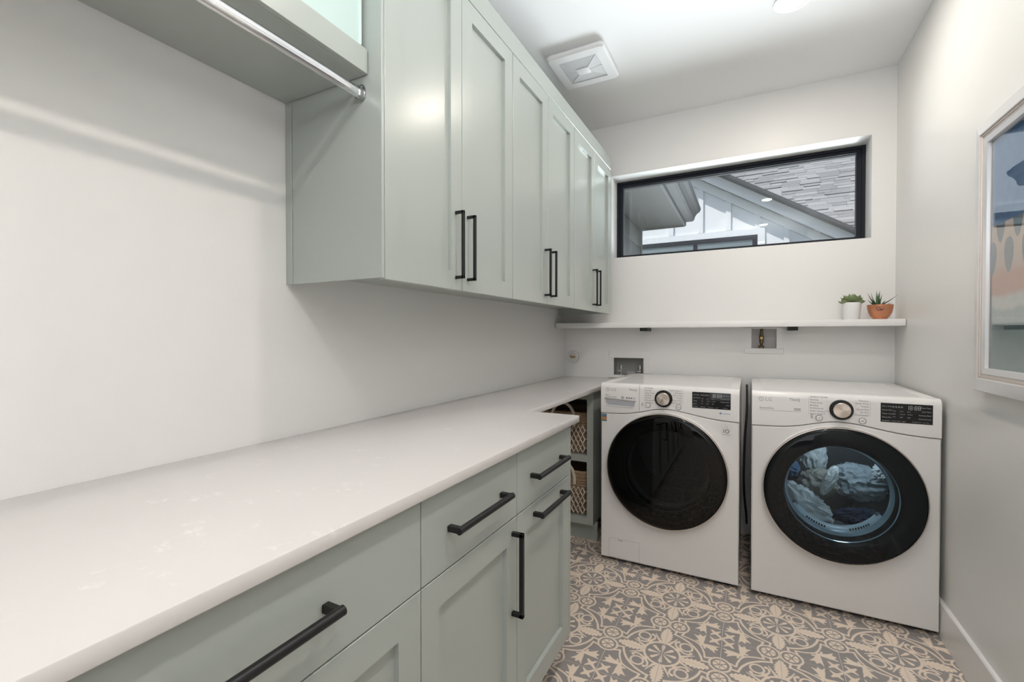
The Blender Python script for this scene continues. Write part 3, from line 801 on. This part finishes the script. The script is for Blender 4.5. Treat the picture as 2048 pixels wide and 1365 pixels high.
m_ringm = mat('satin_trim_ring', (.60, .54, .50), .25, metal=1)
m_liner = mat('dark_door_liner', (.006, .006, .007), .3, spec=.25)
m_bowl = mat('bowl_edge', (.45, .55, .60), .12, metal=.6)
m_drum = mat('drum_steel', (.30, .31, .32), .35, metal=.7)
m_lip = mat('grey_blue_plastic', (.45, .52, .56), .3)
m_inkb = mat('blue_print', (.10, .20, .38), .6)
WXC, WYF, DXC, DYF = .4986+.3423, 2.4575, 1.2365+.3423, 2.4501
machine('washer', WXC, WYF); machine('dryer', DXC, DYF)
lamp('dryer_drum_lamp', 'POINT', (DXC+.05, DYF+.12, CZ+.215), 1.7, (.84, .94, 1), .04)

# laundry lying in the dryer drum: single crumpled pieces
def laundry(name, label, c, size, seed, col, cat='laundry', rotz=0.0, ridge=1.0):
    m = mat(label.split(' ')[0]+'_cloth_%d' % seed, col, .95, spec=.1)
    nt = m.node_tree; bump(m, noise_tex(nt, 75, 5, .6, objco(nt)), .6, .006)
    bm = bmesh.new(); bmesh.ops.create_icosphere(bm, subdivisions=5, radius=1)
    cs, sn = math.cos(rotz), math.sin(rotz)
    for q in bm.verts:
        p = q.co.copy(); k = p*1.6+Vector((seed*7.3, seed*3.1, seed*1.7))
        wv = Vector((noise.noise(k*.9), noise.noise(k*.9+Vector((9, 2, 4))), noise.noise(k*.9+Vector((3, 8, 1)))))
        rdg = 1-abs(noise.noise((k+wv*.8)*1.25))*2.2
        rd2 = 1-abs(noise.noise((k+wv*.9)*2.7+Vector((5, 5, 5))))*2
        s = 1+ridge*(.34*rdg+.17*rd2+.07*(1-abs(noise.noise(k*5.5))*2))
        x, y, z = p.x*s*size[0], p.y*s*size[1], p.z*s*size[2]
        q.co = Vector((x*cs-z*sn, y, x*sn+z*cs))+Vector(c)
        # stay inside the drum
        dx, dz = q.co.x-DXC, q.co.z-CZ; rr = math.hypot(dx, dz)
        if rr > .262: q.co.x = DXC+dx*.262/rr; q.co.z = CZ+dz*.262/rr
        q.co.y = max(DYF+.135, min(DYF+.60, q.co.y))
    bm.verts.index_update()
    o = obj(name, [q.co.copy() for q in bm.verts], [[q.index for q in f.verts] for f in bm.faces], m, None, 80); bm.free()
    tag(o, label, cat, 'laundry in the dryer drum'); return o
x, y, z = DXC, DYF, CZ
laundry('towel', 'pale quilted towel at the lower left inside the dryer', (x-.125, y+.175, z-.125), (.105, .028, .055), 1, (.66, .67, .66), 'towel', -.6)
laundry('shirt', 'grey-brown crumpled shirt in the middle of the dryer load', (x-.055, y+.255, z-.045), (.068, .035, .055), 2, (.36, .34, .30), 'shirt', .5)
laundry('sheet', 'light blue-grey sheet heaped at the right inside the dryer', (x+.12, y+.30, z-.02), (.088, .045, .062), 3, (.40, .44, .46), 'sheet', -.15)
laundry('sock', 'upright pale ribbed sock standing in the middle of the dryer load', (x-.012, y+.175, z+.005), (.022, .015, .065), 4, (.68, .68, .66), 'sock', -.35, .5)
laundry('pillowcase', 'pale draped pillowcase at the upper left inside the dryer', (x-.070, y+.36, z+.085), (.050, .045, .085), 5, (.62, .63, .62), 'pillowcase', .12)
laundry('trousers', 'dark blue trousers at the bottom right inside the dryer', (x+.095, y+.185, z-.150), (.070, .026, .028), 6, (.04, .055, .09), 'trousers', .15)
laundry('washcloth', 'small grey washcloth at the right edge of the dryer load', (x+.19, y+.20, z+.065), (.024, .025, .028), 8, (.55, .57, .57), 'washcloth', .4)
laundry('jeans', 'faded blue jeans folded at the upper left edge of the dryer load', (x-.185, y+.25, z+.03), (.050, .04, .040), 9, (.10, .17, .26), 'jeans', -.3, .6)

# ================================================================== FLOATING SHELF, POTS
SZ0, SZ1, SY = 1.2936, 1.3292, 3.0024
t = thing('floating_shelf', 'long white floating shelf on black brackets above the two machines', 'shelf', (W/2, (SY+D)/2, SZ0))
B('board', .004, W-.003, SY, D-.0005, SZ0, SZ1, m_trim, t, .002)
for bx in (.602, 1.448):
    mb = MB(); mb.box(bx-.024, bx+.024, SY+.075, D-.0006, SZ0-.0215, SZ0-.0003, .001, 1)
    mb.build('bracket', m_black, t)
def leaf_mesh(mb, base, dirv, up, L, wd, th, curl, n=7, tip=1.0, prof=None):
    """fleshy leaf: tapering lens section following an arc"""
    d = Vector(dirv).normalized(); u_ = Vector(up); u_ = (u_-d*u_.dot(d)).normalized(); s = d.cross(u_)
    V = []; m = 6
    for i in range(n+1):
        q = i/n; ang = curl*q
        c = Vector(base)+d*(L*q*math.cos(ang*.5))+u_*(L*q*math.sin(ang*.5))
        hw = wd*prof(q); ht = th*prof(q)
        for k in range(m):
            a_ = 2*PI*k/m; V.append(c+s*(hw*math.cos(a_))+u_*(ht*math.sin(a_)+abs(math.cos(a_))*hw*.22))
    F = [(i*m+k, i*m+(k+1) % m, (i+1)*m+(k+1) % m, (i+1)*m+k) for i in range(n) for k in range(m)]
    F += [tuple(range(m-1, -1, -1)), tuple(range(n*m, n*m+m))]
    mb.add(V, F)
PC = Vector((1.7205, 3.083, SZ1+.0002))
t = thing('potted_succulent', 'green rosette succulent in a white tapered pot on the white shelf', 'plant', PC)
mb = MB(); mb.lathe([(.0355, 0), (.0365, .002), (.0455, .092), (.0450, .094), (.0425, .093), (.040, .080)], PC, 'z', 48, True); mb.build('pot', m_pot, t, 40)
mb = MB(); mb.lathe([(.0405, .0805), (.02, .084), (.0005, .086)], PC, 'z', 24); mb.build('soil', m_soil, t)
m_suc = mat('succulent_green', (.20, .27, .11), .5)
nt = m_suc.node_tree
nt.links.new(ramp_mix(nt, noise_tex(nt, 30, 2, .5, objco(nt)), (.13, .19, .08), (.33, .38, .19)), nt.nodes['Principled BSDF'].inputs['Base Color'])
rs = random.Random(3)
pr = lambda q: max(.04, math.sin(PI*min(1, .12+q*.86))**.65*(.55+.6*q if q < .7 else 1-(q-.7)*2.6))
def rosette(c, R, rings, tilt0):
    gi = 0
    for (cnt, rad, el) in rings:
        for k in range(cnt):
            an = 2*PI*k/cnt+gi*.5+rs.uniform(-.1, .1); e_ = el+rs.uniform(-.07, .07)
            d = Vector((math.cos(an)*math.cos(e_), math.sin(an)*math.cos(e_), math.sin(e_)))
            mb = MB(); leaf_mesh(mb, c+Vector((math.cos(an), math.sin(an), 0))*.004, d, (0, 0, 1), rad*rs.uniform(.92, 1.08)*R, .0185*R, .006*R, .9, 7, 1, pr)
            mb.build('leaf', m_suc, t, 60)
        gi += 1
rosette(PC+Vector((.002, 0, .090)), 1.15, [(8, .052, .18), (7, .050, .50), (5, .044, .90), (3, .032, 1.25)], 0)
rosette(PC+Vector((-.030, -.010, .088)), .8, [(6, .040, .10), (5, .032, .6), (3, .02, 1.1)], 0)
rosette(PC+Vector((.032, -.008, .088)), .8, [(6, .042, .12), (5, .033, .6), (3, .02, 1.1)], 0)
PC = Vector((1.8455, 3.083, SZ1+.0002))
t = thing('potted_aloe', 'spiky dark green aloe in a round copper bowl at the shelf end', 'plant', PC)
mb = MB(); mb.lathe([(.0300, 0), (.0315, .003), (.031, .006), (.040, .016), (.050, .034), (.0555, .060), (.0570, .0785), (.0555, .0787), (.0535, .064)], PC, 'z', 48, True); mb.build('bowl', m_copper, t, 45)
mb = MB(); mb.lathe([(.0538, .0645), (.02, .068), (.0005, .07)], PC, 'z', 24); mb.build('soil', m_soil, t)
m_aloe = mat('aloe_green', (.045, .10, .045), .4)
nt = m_aloe.node_tree
nt.links.new(ramp_mix(nt, noise_tex(nt, 45, 2, .5, objco(nt)), (.03, .065, .03), (.09, .17, .07)), nt.nodes['Principled BSDF'].inputs['Base Color'])
pa = lambda q: max(.03, (1-q)**.8*(.75+.25*math.sin(q*3)))
pc = PC+Vector((-.012, -.004, .066))
# the long leaves seen in the photograph, then a filling of shorter ones
longs = [(-2.9, .85, .092), (-2.75, .50, .066), (2.9, 1.05, .085), (-2.2, 1.30, .088), (-1.2, 1.22, .090), (-.7, 1.1, .072), (-.25, .48, .105), (-.1, .2, .066), (1.2, 1.2, .080), (2.2, .9, .07)]
for an, el, L in longs:
    d = Vector((math.cos(an)*math.cos(el), math.sin(an)*math.cos(el), math.sin(el)))
    mb = MB(); leaf_mesh(mb, pc, d, (0, 0, 1), L, .0078, .0045, .35, 8, 1, pa); mb.build('leaf', m_aloe, t, 60)
for k in range(16):
    an = k*2.399; el = rs.uniform(.35, 1.3); d = Vector((math.cos(an)*math.cos(el), math.sin(an)*math.cos(el), math.sin(el)))
    mb = MB(); leaf_mesh(mb, pc+Vector((math.cos(an), math.sin(an), 0))*.006, d, (0, 0, 1), rs.uniform(.03, .052), .006, .0035, .5, 6, 1, pa); mb.build('leaf', m_aloe, t, 60)

cd = (Vector((1.2226, 0, 1.40))-PC); cd.z = 0; cd.normalize(); sd = Vector((-cd.y, cd.x, 0))
m_motif = mat('plum_print', (.10, .045, .07), .5); mb = MB()
def on_bowl(u_, v_):
    r_ = .0508+(v_-.034)*.18; an = u_/r_
    return PC+(cd*math.cos(an)+sd*math.sin(an))*(r_+.0006)+Vector((0, 0, v_))
for (cu_, cv_, R_, a0_, a1_) in ((-.008, .058, .0075, 0, 5.2), (.008, .058, .0085, 1.0, 6.6), (.006, .050, .0045, 0, 5.5), (-.004, .049, .0035, 1, 6)):
    mb.tube([on_bowl(cu_+R_*math.cos(a0_+(a1_-a0_)*k/14), cv_+R_*math.sin(a0_+(a1_-a0_)*k/14)) for k in range(15)], .0011, 5)
o_ = mb.build('printed_motif', m_motif, t, 60); o_['kind'] = 'stuff'

# ================================================================== WALL BOXES
def wall_box(name, label, fr, hole, inner):
    x0, x1, z0, z1 = fr; a_, b_, c_, d_ = hole
    t = thing(name, label, 'outlet box', ((x0+x1)/2, D, z0))
    mb = MB(); y0, y1 = D-.006, D-.0004
    mb.box(x0, x1, y0, y1, d_-.003, z1, .0015, 1); mb.box(x0, x1, y0, y1, z0, c_+.003, .0015, 1)
    mb.box(x0, a_+.003, y0, y1, c_+.003, d_-.003); mb.box(b_-.003, x1, y0, y1, c_+.003, d_-.003)
    mb.build('cover_frame', m_whitep, t)
    mb = MB(); yb = D+.085
    mb.add([(a_+.0006, D, c_+.0006), (b_-.0006, D, c_+.0006), (b_-.0006, D, d_-.0006), (a_+.0006, D, d_-.0006), (a_+.0006, yb, c_+.0006), (b_-.0006, yb, c_+.0006), (b_-.0006, yb, d_-.0006), (a_+.0006, yb, d_-.0006)],
           [(4, 5, 6, 7), (0, 1, 5, 4), (3, 7, 6, 2), (0, 4, 7, 3), (1, 2, 6, 5)])
    mb.build('back_box', inner, t, smooth=0)
    return t
t = wall_box('water_outlet_box', 'white recessed washer water box just behind the washing machine', (.333, .619, .942, 1.131), BX, mat('grey_box_inside', (.30, .30, .29), .6))
for vx in (BX[0]+.045, BX[1]-.035):
    mb = MB(); mb.tube([(vx, D+.04, BX[2]+.001), (vx, D+.04, BX[2]+.07)], .0075, 12); mb.tube([(vx, D+.04, BX[2]+.035), (vx, D+.012, BX[2]+.030)], .006, 10)
    v = mb.build('valve', m_silver, t)
    MB().box(vx-.014, vx+.014, D+.006, D+.012, BX[2]+.024, BX[2]+.036, .002, 1).build('valve_lever', m_silver, v)
mb = MB(); mb.box(BX[0]+.085, BX[1]-.062, D+.03, D+.05, BX[2]+.001, BX[2]+.030, .003, 1); mb.build('hose_adapter', m_inkl, t)
t = wall_box('gas_outlet_box', 'white recessed gas valve box under the shelf, above the dryer', (1.197, 1.409, 1.131, SZ0-.001), GX, mat('pale_box_inside', (.72, .70, .69), .6))
gx = 1.292
mb = MB(); mb.tube([(gx, D+.05, GX[2]+.001), (gx, D+.05, GX[3]-.001)], .008, 14); v = mb.build('gas_pipe', m_oldbrass, t)
mb = MB(); mb.lathe([(.0115, -.03), (.0115, -.012), (.0135, -.010), (.0135, .012), (.010, .016), (.010, .03)], (gx, D+.05, GX[2]+.066), 'z', 6, True, True); mb.build('gas_valve', m_oldbrass, v, 20)
mb = MB(); mb.lathe([(.0095, .0), (.0095, -.02), (.006, -.021), (.0058, -.0185), (.0005, -.0185)], (gx, D+.042, GX[2]+.066), 'y', 18); mb.build('valve_stem', m_brass, v, 30)
mb = MB(); mb.lathe([(.0135, 0), (.0135, .012), (.0095, .016)], (gx, D+.05, GX[2]+.002), 'z', 6, True); mb.box(gx-.02, gx-.010, D+.045, D+.055, GX[2]+.008, GX[2]+.018); mb.build('pipe_nut', m_oldbrass, v, 20)
t = thing('pipe_stub_plate', 'small round white plate with brass fitting on the wall in the far corner', 'wall plate', (.0615, D, 1.040))
c0 = (.0615, D, 1.085)
mb = MB(); mb.lathe([(.0448, -.0004), (.0440, -.006), (.0400, -.0085), (.030, -.0085), (.028, -.003), (.0005, -.002)], c0, 'y', 40); mb.build('plate', m_whitep, t, 40)
mb = MB(); mb.lathe([(.0475, -.0003), (.0470, -.0016), (.0450, -.0018)], c0, 'y', 40); mb.build('plate_shade_ring', mat('plate_shade_line', (.45, .43, .41), .7), t, 40)  # grey ring painted as the shading line round the plate
mb = MB(); mb.tube([(.052, D-.001, 1.088), (.052, D-.022, 1.088)], .0075, 12); mb.tube([(.072, D-.001, 1.084), (.072, D-.026, 1.084)], .0085, 12); mb.tube([(.052, D-.015, 1.088), (.072, D-.016, 1.084)], .005, 10)
mb.tube([(.045, D-.012, 1.096), (.058, D-.012, 1.074)], .004, 8); mb.build('brass_fitting', m_brass, t)

# power cord hanging between the machines
mb = MB(); P = []
CP = [(1.213, 3.05, .95), (1.214, 2.98, .82), (1.205, 2.93, .66), (1.200, 2.90, .48), (1.203, 2.90, .34), (1.213, 2.93, .22), (1.216, 3.00, .14), (1.214, 3.08, .12)]
for i in range(len(CP)-1):
    p0, p1, p2, p3 = [Vector(CP[max(0, min(len(CP)-1, i+k))]) for k in (-1, 0, 1, 2)]
    for k in range(6):
        q = k/6; P.append(.5*((2*p1)+(p2-p0)*q+(2*p0-5*p1+4*p2-p3)*q*q+(3*p1-p0-3*p2+p3)*q**3))
P.append(Vector(CP[-1])); mb.tube(P, .0062, 10)
o = mb.build('power_cord', m_black, None, 60); tag(o, 'black power cord hanging in the gap between washer and dryer', 'cord')

# ================================================================== CEILING
t = thing('exhaust_fan', 'square white exhaust fan cover on the ceiling above the wall cabinets', 'vent', (.411, 2.405, H-.04))
ex0, ex1, ey0, ey1 = .254, .568, 2.240, 2.570
m_fan = mat('fan_white', (.80, .805, .81), .4)
def rr_loop(x0, x1, y0, y1, r, z, n=6):
    return [(p[0], p[1], z) for p in rrect(x0, x1, y0, y1, r, n)]
mb = MB(); L = [rr_loop(ex0+.012, ex1-.012, ey0+.012, ey1-.012, .02, H-.0005), rr_loop(ex0+.004, ex1-.004, ey0+.004, ey1-.004, .022, H-.010), rr_loop(ex0, ex1, ey0, ey1, .024, H-.012),
     rr_loop(ex0, ex1, ey0, ey1, .024, H-.026), rr_loop(ex0+.008, ex1-.008, ey0+.008, ey1-.008, .02, H-.034), rr_loop(ex0+.052, ex1-.052, ey0+.055, ey1-.055, .003, H-.036),
     rr_loop(ex0+.052, ex1-.052, ey0+.055, ey1-.055, .003, H-.031)]
n = len(L[0]); mb.add([p for l in L for p in l], [(q*n+(i+1) % n, q*n+i, (q+1)*n+i, (q+1)*n+(i+1) % n) for q in range(len(L)-1) for i in range(n)])
cover = mb.build('cover', m_fan, t, 35)
m_perf = mat('perforated_grille', (.66, .67, .69), .5); nt = m_perf.node_tree
sp = nt.nodes.new('ShaderNodeSeparateXYZ'); nt.links.new(posco(nt), sp.inputs[0])
gxx = (E(nt, sp.outputs[0])*(2*PI/.0052)).sin(); gyy = (E(nt, sp.outputs[1])*(2*PI/.0052)).sin()
hole = ((gxx*gyy)-.05).gt(0.0)
nt.links.new(ramp_mix(nt, hole, (.74, .75, .765), (.42, .43, .45)), nt.nodes['Principled BSDF'].inputs['Base Color'])
ix0, ix1, iy0, iy1 = ex0+.053, ex1-.053, ey0+.056, ey1-.056; cx, cy = (ix0+ix1)/2, (iy0+iy1)/2; px, py = .034, .028
zi, zc = H-.031, H-.040
out_ = [(ix0, iy0), (ix1, iy0), (ix1, iy1), (ix0, iy1)]; inn = [(cx-px, cy-py), (cx+px, cy-py), (cx+px, cy+py), (cx-px, cy+py)]
for i in range(4):
    j = (i+1) % 4; mb = MB()
    mb.add([(*out_[j], zi), (*out_[i], zi), (*inn[i], zc), (*inn[j], zc)], [(0, 1, 2, 3)]); mb.build('grille_panel', m_perf, cover, smooth=0)
mb = MB()
for i in range(4):
    mb.tube([(*out_[i], zi-.0005), (*inn[i], zc-.0005)], .0017, 6)
for s in (-1, 1):
    mb.tube([(cx+s*px, cy, zc-.0005), (ix0 if s < 0 else ix1, cy, zi-.0005)], .0013, 6)
mb.build('grille_ribs', m_fan, cover)
MB().box(cx-px, cx+px, cy-py, cy+py, zc-.004, zc+.003, .002).build('centre_plate', m_fan, cover)
m_lens = mat('lit_lens', (.9, .9, .88), .5, emit=(1, .95, .88), es=3.2)
labs = ['recessed ceiling downlight nearest the window', 'recessed ceiling downlight above the worktop corner, second from the window',
        'recessed ceiling downlight over the camera end of the worktop', 'recessed ceiling downlight nearest the doorway at the back']
for ly, lb in zip(LIGHT_Y, labs):
    t = thing('downlight', lb, 'ceiling light', (1.385, ly, H-.01), 'recessed downlights')
    mb = MB(); mb.lathe([(.075, -.0003), (.074, -.005), (.060, -.0075), (.056, -.003)], (1.385, ly, H), 'z', 40); mb.build('trim_ring', m_fan, t, 50)
    mb = MB(); mb.lathe([(.0562, -.0035), (.0005, -.0030)], (1.385, ly, H), 'z', 40); mb.build('lens', m_lens, t)

# ================================================================== FRAMED PICTURE
PY0, PY1, PZ0, PZ1 = 1.42, 2.1335, 1.0545, 1.958
t = thing('framed_picture', 'silver framed abstract picture behind glass on the right wall', 'picture', (W-.02, (PY0+PY1)/2, PZ0))
m_pfr = mat('silver_white_frame', (.76, .76, .78), .28, metal=.3); m_pin = mat('bronze_frame_line', (.60, .55, .52), .4, metal=.3)
def moulding(name, prof, mt):
    """prof: list of (inset, height off the wall); mitred ring"""
    mb = MB(); V = []
    for ins, h in prof:
        V += [(W-h, PY0+ins, PZ0+ins), (W-h, PY1-ins, PZ0+ins), (W-h, PY1-ins, PZ1-ins), (W-h, PY0+ins, PZ1-ins)]
    F = [(q*4+(i+1) % 4, q*4+i, (q+1)*4+i, (q+1)*4+(i+1) % 4) for q in range(len(prof)-1) for i in range(4)]
    mb.add(V, F); return mb.build(name, mt, t, smooth=0)
moulding('frame', [(.0, .001), (.0, .024), (.003, .027), (.043, .034), (.046, .033)], m_pfr)
moulding('frame_inner_band', [(.046, .033), (.0465, .029), (.053, .030), (.0535, .027), (.060, .0275), (.0605, .024)], m_pin)
moulding('frame_lip', [(.0605, .024), (.061, .027), (.080, .025), (.0805, .014)], m_pfr)
m_art = mat('abstract_painting', (.5, .5, .5), .8, spec=.2); nt = m_art.node_tree
sp = nt.nodes.new('ShaderNodeSeparateXYZ'); nt.links.new(posco(nt), sp.inputs[0])
yy, zz = E(nt, sp.outputs[1]), E(nt, sp.outputs[2])
nA = E(nt, noise_tex(nt, 26, 5, .7, posco(nt))); nB = E(nt, noise_tex(nt, 90, 3, .6, posco(nt))); nC = E(nt, noise_tex(nt, 7, 3, .5, posco(nt)))
zw = zz+(nC-.5)*.05
col = ramp_mix(nt, nA, (.16, .25, .26), (.34, .43, .42))                                                     # sea green foot
col = ramp_mix(nt, ((zz-1.258)*200).clamp(), col, ramp_mix(nt, nA, (.10, .16, .18), (.20, .27, .28)))        # dark line
col = ramp_mix(nt, ((zz-1.279)*200).clamp(), col, ramp_mix(nt, nB, (.30, .38, .38), (.50, .56, .54)))        # pale water
col = ramp_mix(nt, ((zw-1.325)*90).clamp(), col, ramp_mix(nt, nB, (.50, .50, .47), (.72, .70, .66)))         # foam
col = ramp_mix(nt, ((zw-1.362)*60).clamp(), col, ramp_mix(nt, nA, (.56, .27, .19), (.66, .38, .29)))         # peach
col = ramp_mix(nt, ((zz-1.432)*30).clamp(), col, ramp_mix(nt, nB, (.56, .40, .33), (.68, .54, .46)))         # sand
du = ((yy*(1/.105)).op('FRACT')-.5)*.105                                                                     # drops
def drop(zc, off):
    d_ = (((yy+off)*(1/.105)).op('FRACT')-.5)*.105
    hz = (zz-zc)/.055; hw = (1.0-hz*hz).max(0.0).sqrt()*.031*(hz*.25+.9)
    return step_in(d_.abs()-hw, .003)*(1.0-hz.abs()).gt(0.0)
dark = ramp_mix(nt, nB, (.13, .17, .22), (.22, .25, .29))
col = ramp_mix(nt, drop(1.492, .0), col, dark); col = ramp_mix(nt, drop(1.592, .052), col, dark)
col = ramp_mix(nt, ((zz-1.597)*300).clamp(), col, ramp_mix(nt, nA, (.045, .11, .25), (.16, .27, .46)))        # blue field
nt.links.new(col, nt.nodes['Principled BSDF'].inputs['Base Color'])
B('painting', W-.0115, W-.0105, PY0+.082, PY1-.0835, PZ0+.082, PZ1-.082, m_art, t)
B('mat_board', W-.0104, W-.004, PY0+.075, PY1-.075, PZ0+.075, PZ1-.075, m_trim, t)
m_pgl = thin_glass('picture_glass', (.97, .98, .98), 1.8)
B('glass', W-.0165, W-.0150, PY0+.079, PY1-.079, PZ0+.079, PZ1-.079, m_pgl, t)

# ================================================================== OUTSIDE THE WINDOW
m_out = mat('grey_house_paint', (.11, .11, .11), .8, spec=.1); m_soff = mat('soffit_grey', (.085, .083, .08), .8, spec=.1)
m_gut = mat('gutter_grey', (.10, .10, .104), .8, spec=.1); m_wsid = mat('white_siding', (.62, .63, .65), .6)
m_drk = mat('dark_drip_edge', (.03, .03, .035), .5)
o = B('ground', -14, 16, WO+.6, 30, -3.4, -3.2, mat('lawn', (.10, .14, .05), .9)); struct(o)
# own house wing left of the window
XW, YE, ZS = .150, 5.20, 2.430
t = thing('house_wing', 'grey lap-sided house wing with eave, seen at the left of the window', 'building', (-.4, 3.95, -3.2))
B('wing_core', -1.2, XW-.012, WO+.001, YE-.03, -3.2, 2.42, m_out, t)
z = -3.2; k = 0
zs = [ZS-.012-.193*i for i in range(34)]
for z in zs:
    if z < .6: break
    mb = MB(); zb = z-.193
    mb.add([(XW-.012, WO+.002, z), (XW-.012, YE-.052, z), (XW+.004, YE-.052, zb), (XW+.004, WO+.002, zb), (XW-.012, WO+.002, zb), (XW-.012, YE-.052, zb)],
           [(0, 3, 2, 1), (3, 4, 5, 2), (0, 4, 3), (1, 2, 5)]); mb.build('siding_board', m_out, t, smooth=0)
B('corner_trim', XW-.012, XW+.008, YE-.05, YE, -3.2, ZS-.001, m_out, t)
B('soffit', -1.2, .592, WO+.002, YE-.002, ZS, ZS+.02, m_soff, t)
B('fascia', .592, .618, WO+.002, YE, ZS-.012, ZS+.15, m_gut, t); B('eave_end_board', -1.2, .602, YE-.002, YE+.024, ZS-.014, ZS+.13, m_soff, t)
gp0 = [(.716, .03), (.775, .03), (.79, .045), (.795, .07), (.812, .095), (.835, .11), (.845, .13), (.845, .145), (.838, .145), (.716, .145)]
gp = [(.619+(p[0]-.716)*1.12, p[1]*1.12) for p in gp0]
mb = MB(); mb.prism([(p[0], ZS-.01+p[1]) for p in gp], 'y', WO+.002, YE-.02); mb.build('gutter', m_gut, t, smooth=0)
B('wing_roof', -1.2, .72, WO+.002, YE+.02, ZS+.152, ZS+.19, mat('wing_shingles', (.16, .155, .15), .9), t)
# neighbouring house: board and batten gable, window, shingle roof
NY = 8.0
t = thing('neighbour_house', 'white board and batten house with shingle roof outside the window', 'building', (1.0, 9.5, -3.2))
def rk(x): return 3.769-.6257*(x-.776)            # rake line in the gable plane (projected at NY)
xa, xb = -1.6, 3.3
mb = MB(); mb.prism([(xa, -3.2), (xb, -3.2), (xb, rk(xb)-.05), (xa, rk(xa)-.05)], 'y', NY, NY+.12); mb.build('gable_wall', m_wsid, t, smooth=0)
bt = [.438-.49*2, .438-.49, -.02, .519, .950, 1.363, 1.762, 2.15, 2.54, 2.95]
for x in (-.98, -.47, .06, .519-.0, .922, 1.328, 1.713, 2.10, 2.49, 2.88):
    lo_ = 2.90 if x < 1.40 else -3.2
    mb = MB(); mb.prism([(x-.036, lo_), (x+.036, lo_), (x+.036, rk(x+.036)-.06), (x-.036, rk(x-.036)-.06)], 'y', NY-.034, NY+.001); mb.build('batten', m_wsid, t, smooth=0)
def board(name, o0, o1, y0, y1, m_):
    mb = MB(); mb.prism([(xa, rk(xa)-o1), (xb, rk(xb)-o1), (xb, rk(xb)-o0), (xa, rk(xa)-o0)], 'y', y0, y1); return mb.build(name, m_, t, smooth=0)
board('frieze_board', .19, .33, NY-.040, NY+.001, m_wsid)
board('rake_soffit', .15, .17, NY-.175, NY, m_wsid)
board('rake_board', .035, .205, NY-.20, NY-.175, m_wsid)
board('drip_edge', -.012, .042, NY-.37, NY+2.0, m_drk)
# window of the neighbour
wx0, wx1, wz1 = -.90, 1.33, 2.80
nw = frame('window', wx0, wx1, 1.2, wz1, .07, NY-.03, NY+.03, m_wframe, t)
B('mullion', .405, .465, NY-.028, NY+.028, 1.27, wz1-.07, m_wframe, nw)
m_npane = mat('reflecting_pane', (.16, .19, .19), .06, spec=.8)
B('pane', wx0+.07, .405, NY-.012, NY-.002, 1.27, wz1-.07, m_npane, nw); B('pane', .465, wx1-.07, NY-.012, NY-.002, 1.27, wz1-.07, m_npane, nw)
mb = MB()
mb.box(wx0-.1, wx1+.10, NY-.032, NY+.001, wz1, wz1+.10); mb.box(wx1, wx1+.10, NY-.032, NY+.001, 1.1, wz1); mb.build('window_casing', m_wsid, t, smooth=0)
# main roof: deck and single shingles
EZ, EY = 2.72, 8.35; ca, sa = math.cos(PI/4), math.sin(PI/4)
mb = MB(); mb.add([(-1.5, EY, EZ-.03), (5, EY, EZ-.03), (5, EY+3.2, EZ+3.17), (-1.5, EY+3.2, EZ+3.17), (-1.5, EY, EZ-.16), (5, EY, EZ-.16), (5, EY+3.2, EZ+3.04), (-1.5, EY+3.2, EZ+3.04)],
       [(0, 1, 2, 3), (7, 6, 5, 4), (0, 4, 5, 1), (1, 5, 6, 2), (2, 6, 7, 3), (3, 7, 4, 0)]); mb.build('roof_deck', m_drk, t, smooth=0)
m_sh = [mat('shingle_%d' % i, c, .95) for i, c in enumerate(((.25, .245, .25), (.21, .205, .21), (.29, .285, .285)))]
for m_ in m_sh: bump(m_, noise_tex(m_.node_tree, 60, 3, .7, posco(m_.node_tree)), .3, .01)
rs = random.Random(11); rest = MB(); cnt = 0
def shingle(mb, x0, x1, s, th):
    e_ = .112
    P = lambda x, q, h: (x, EY+ca*q-sa*h, EZ+sa*q+ca*h)
    mb.add([P(x0, s, 0), P(x1, s, 0), P(x1, s, th), P(x0, s, th), P(x1, s+e_, .001), P(x0, s+e_, .001)], [(0, 1, 2, 3), (3, 2, 4, 5), (1, 4, 2), (0, 3, 5)])
for row in range(34):
    s = row*.088; x = .3+rs.uniform(-.3, 0)-row*.015
    while x < 3.6:
        wd = rs.uniform(.16, .34); th = rs.choice((.003, .005, .008, .020)); mi = rs.randrange(3)
        yv = EY+ca*s; zv = EZ+sa*s
        u_ = 1.2226+(x-1.2226)*NY/yv; zp = 1.2428+(zv-1.2428)*NY/yv        # where it shows against the gable plane
        vis = zp > rk(u_)-.10 and zp < 3.95 and u_ < 2.75
        if vis and cnt < 298:
            mb = MB(); shingle(mb, x+.002, x+wd-.002, s, th); mb.build('shingle', m_sh[mi], t, smooth=0); cnt += 1
        else:
            rest.mi = mi; shingle(rest, x+.002, x+wd-.002, s, th)
        x += wd
if rest.f:
    o = rest.build('shingles', m_sh, t, smooth=0); o['kind'] = 'stuff'
B('gutter', 2.3, 5, EY-.12, EY+.005, EZ-.13, EZ-.02, m_drk, t)
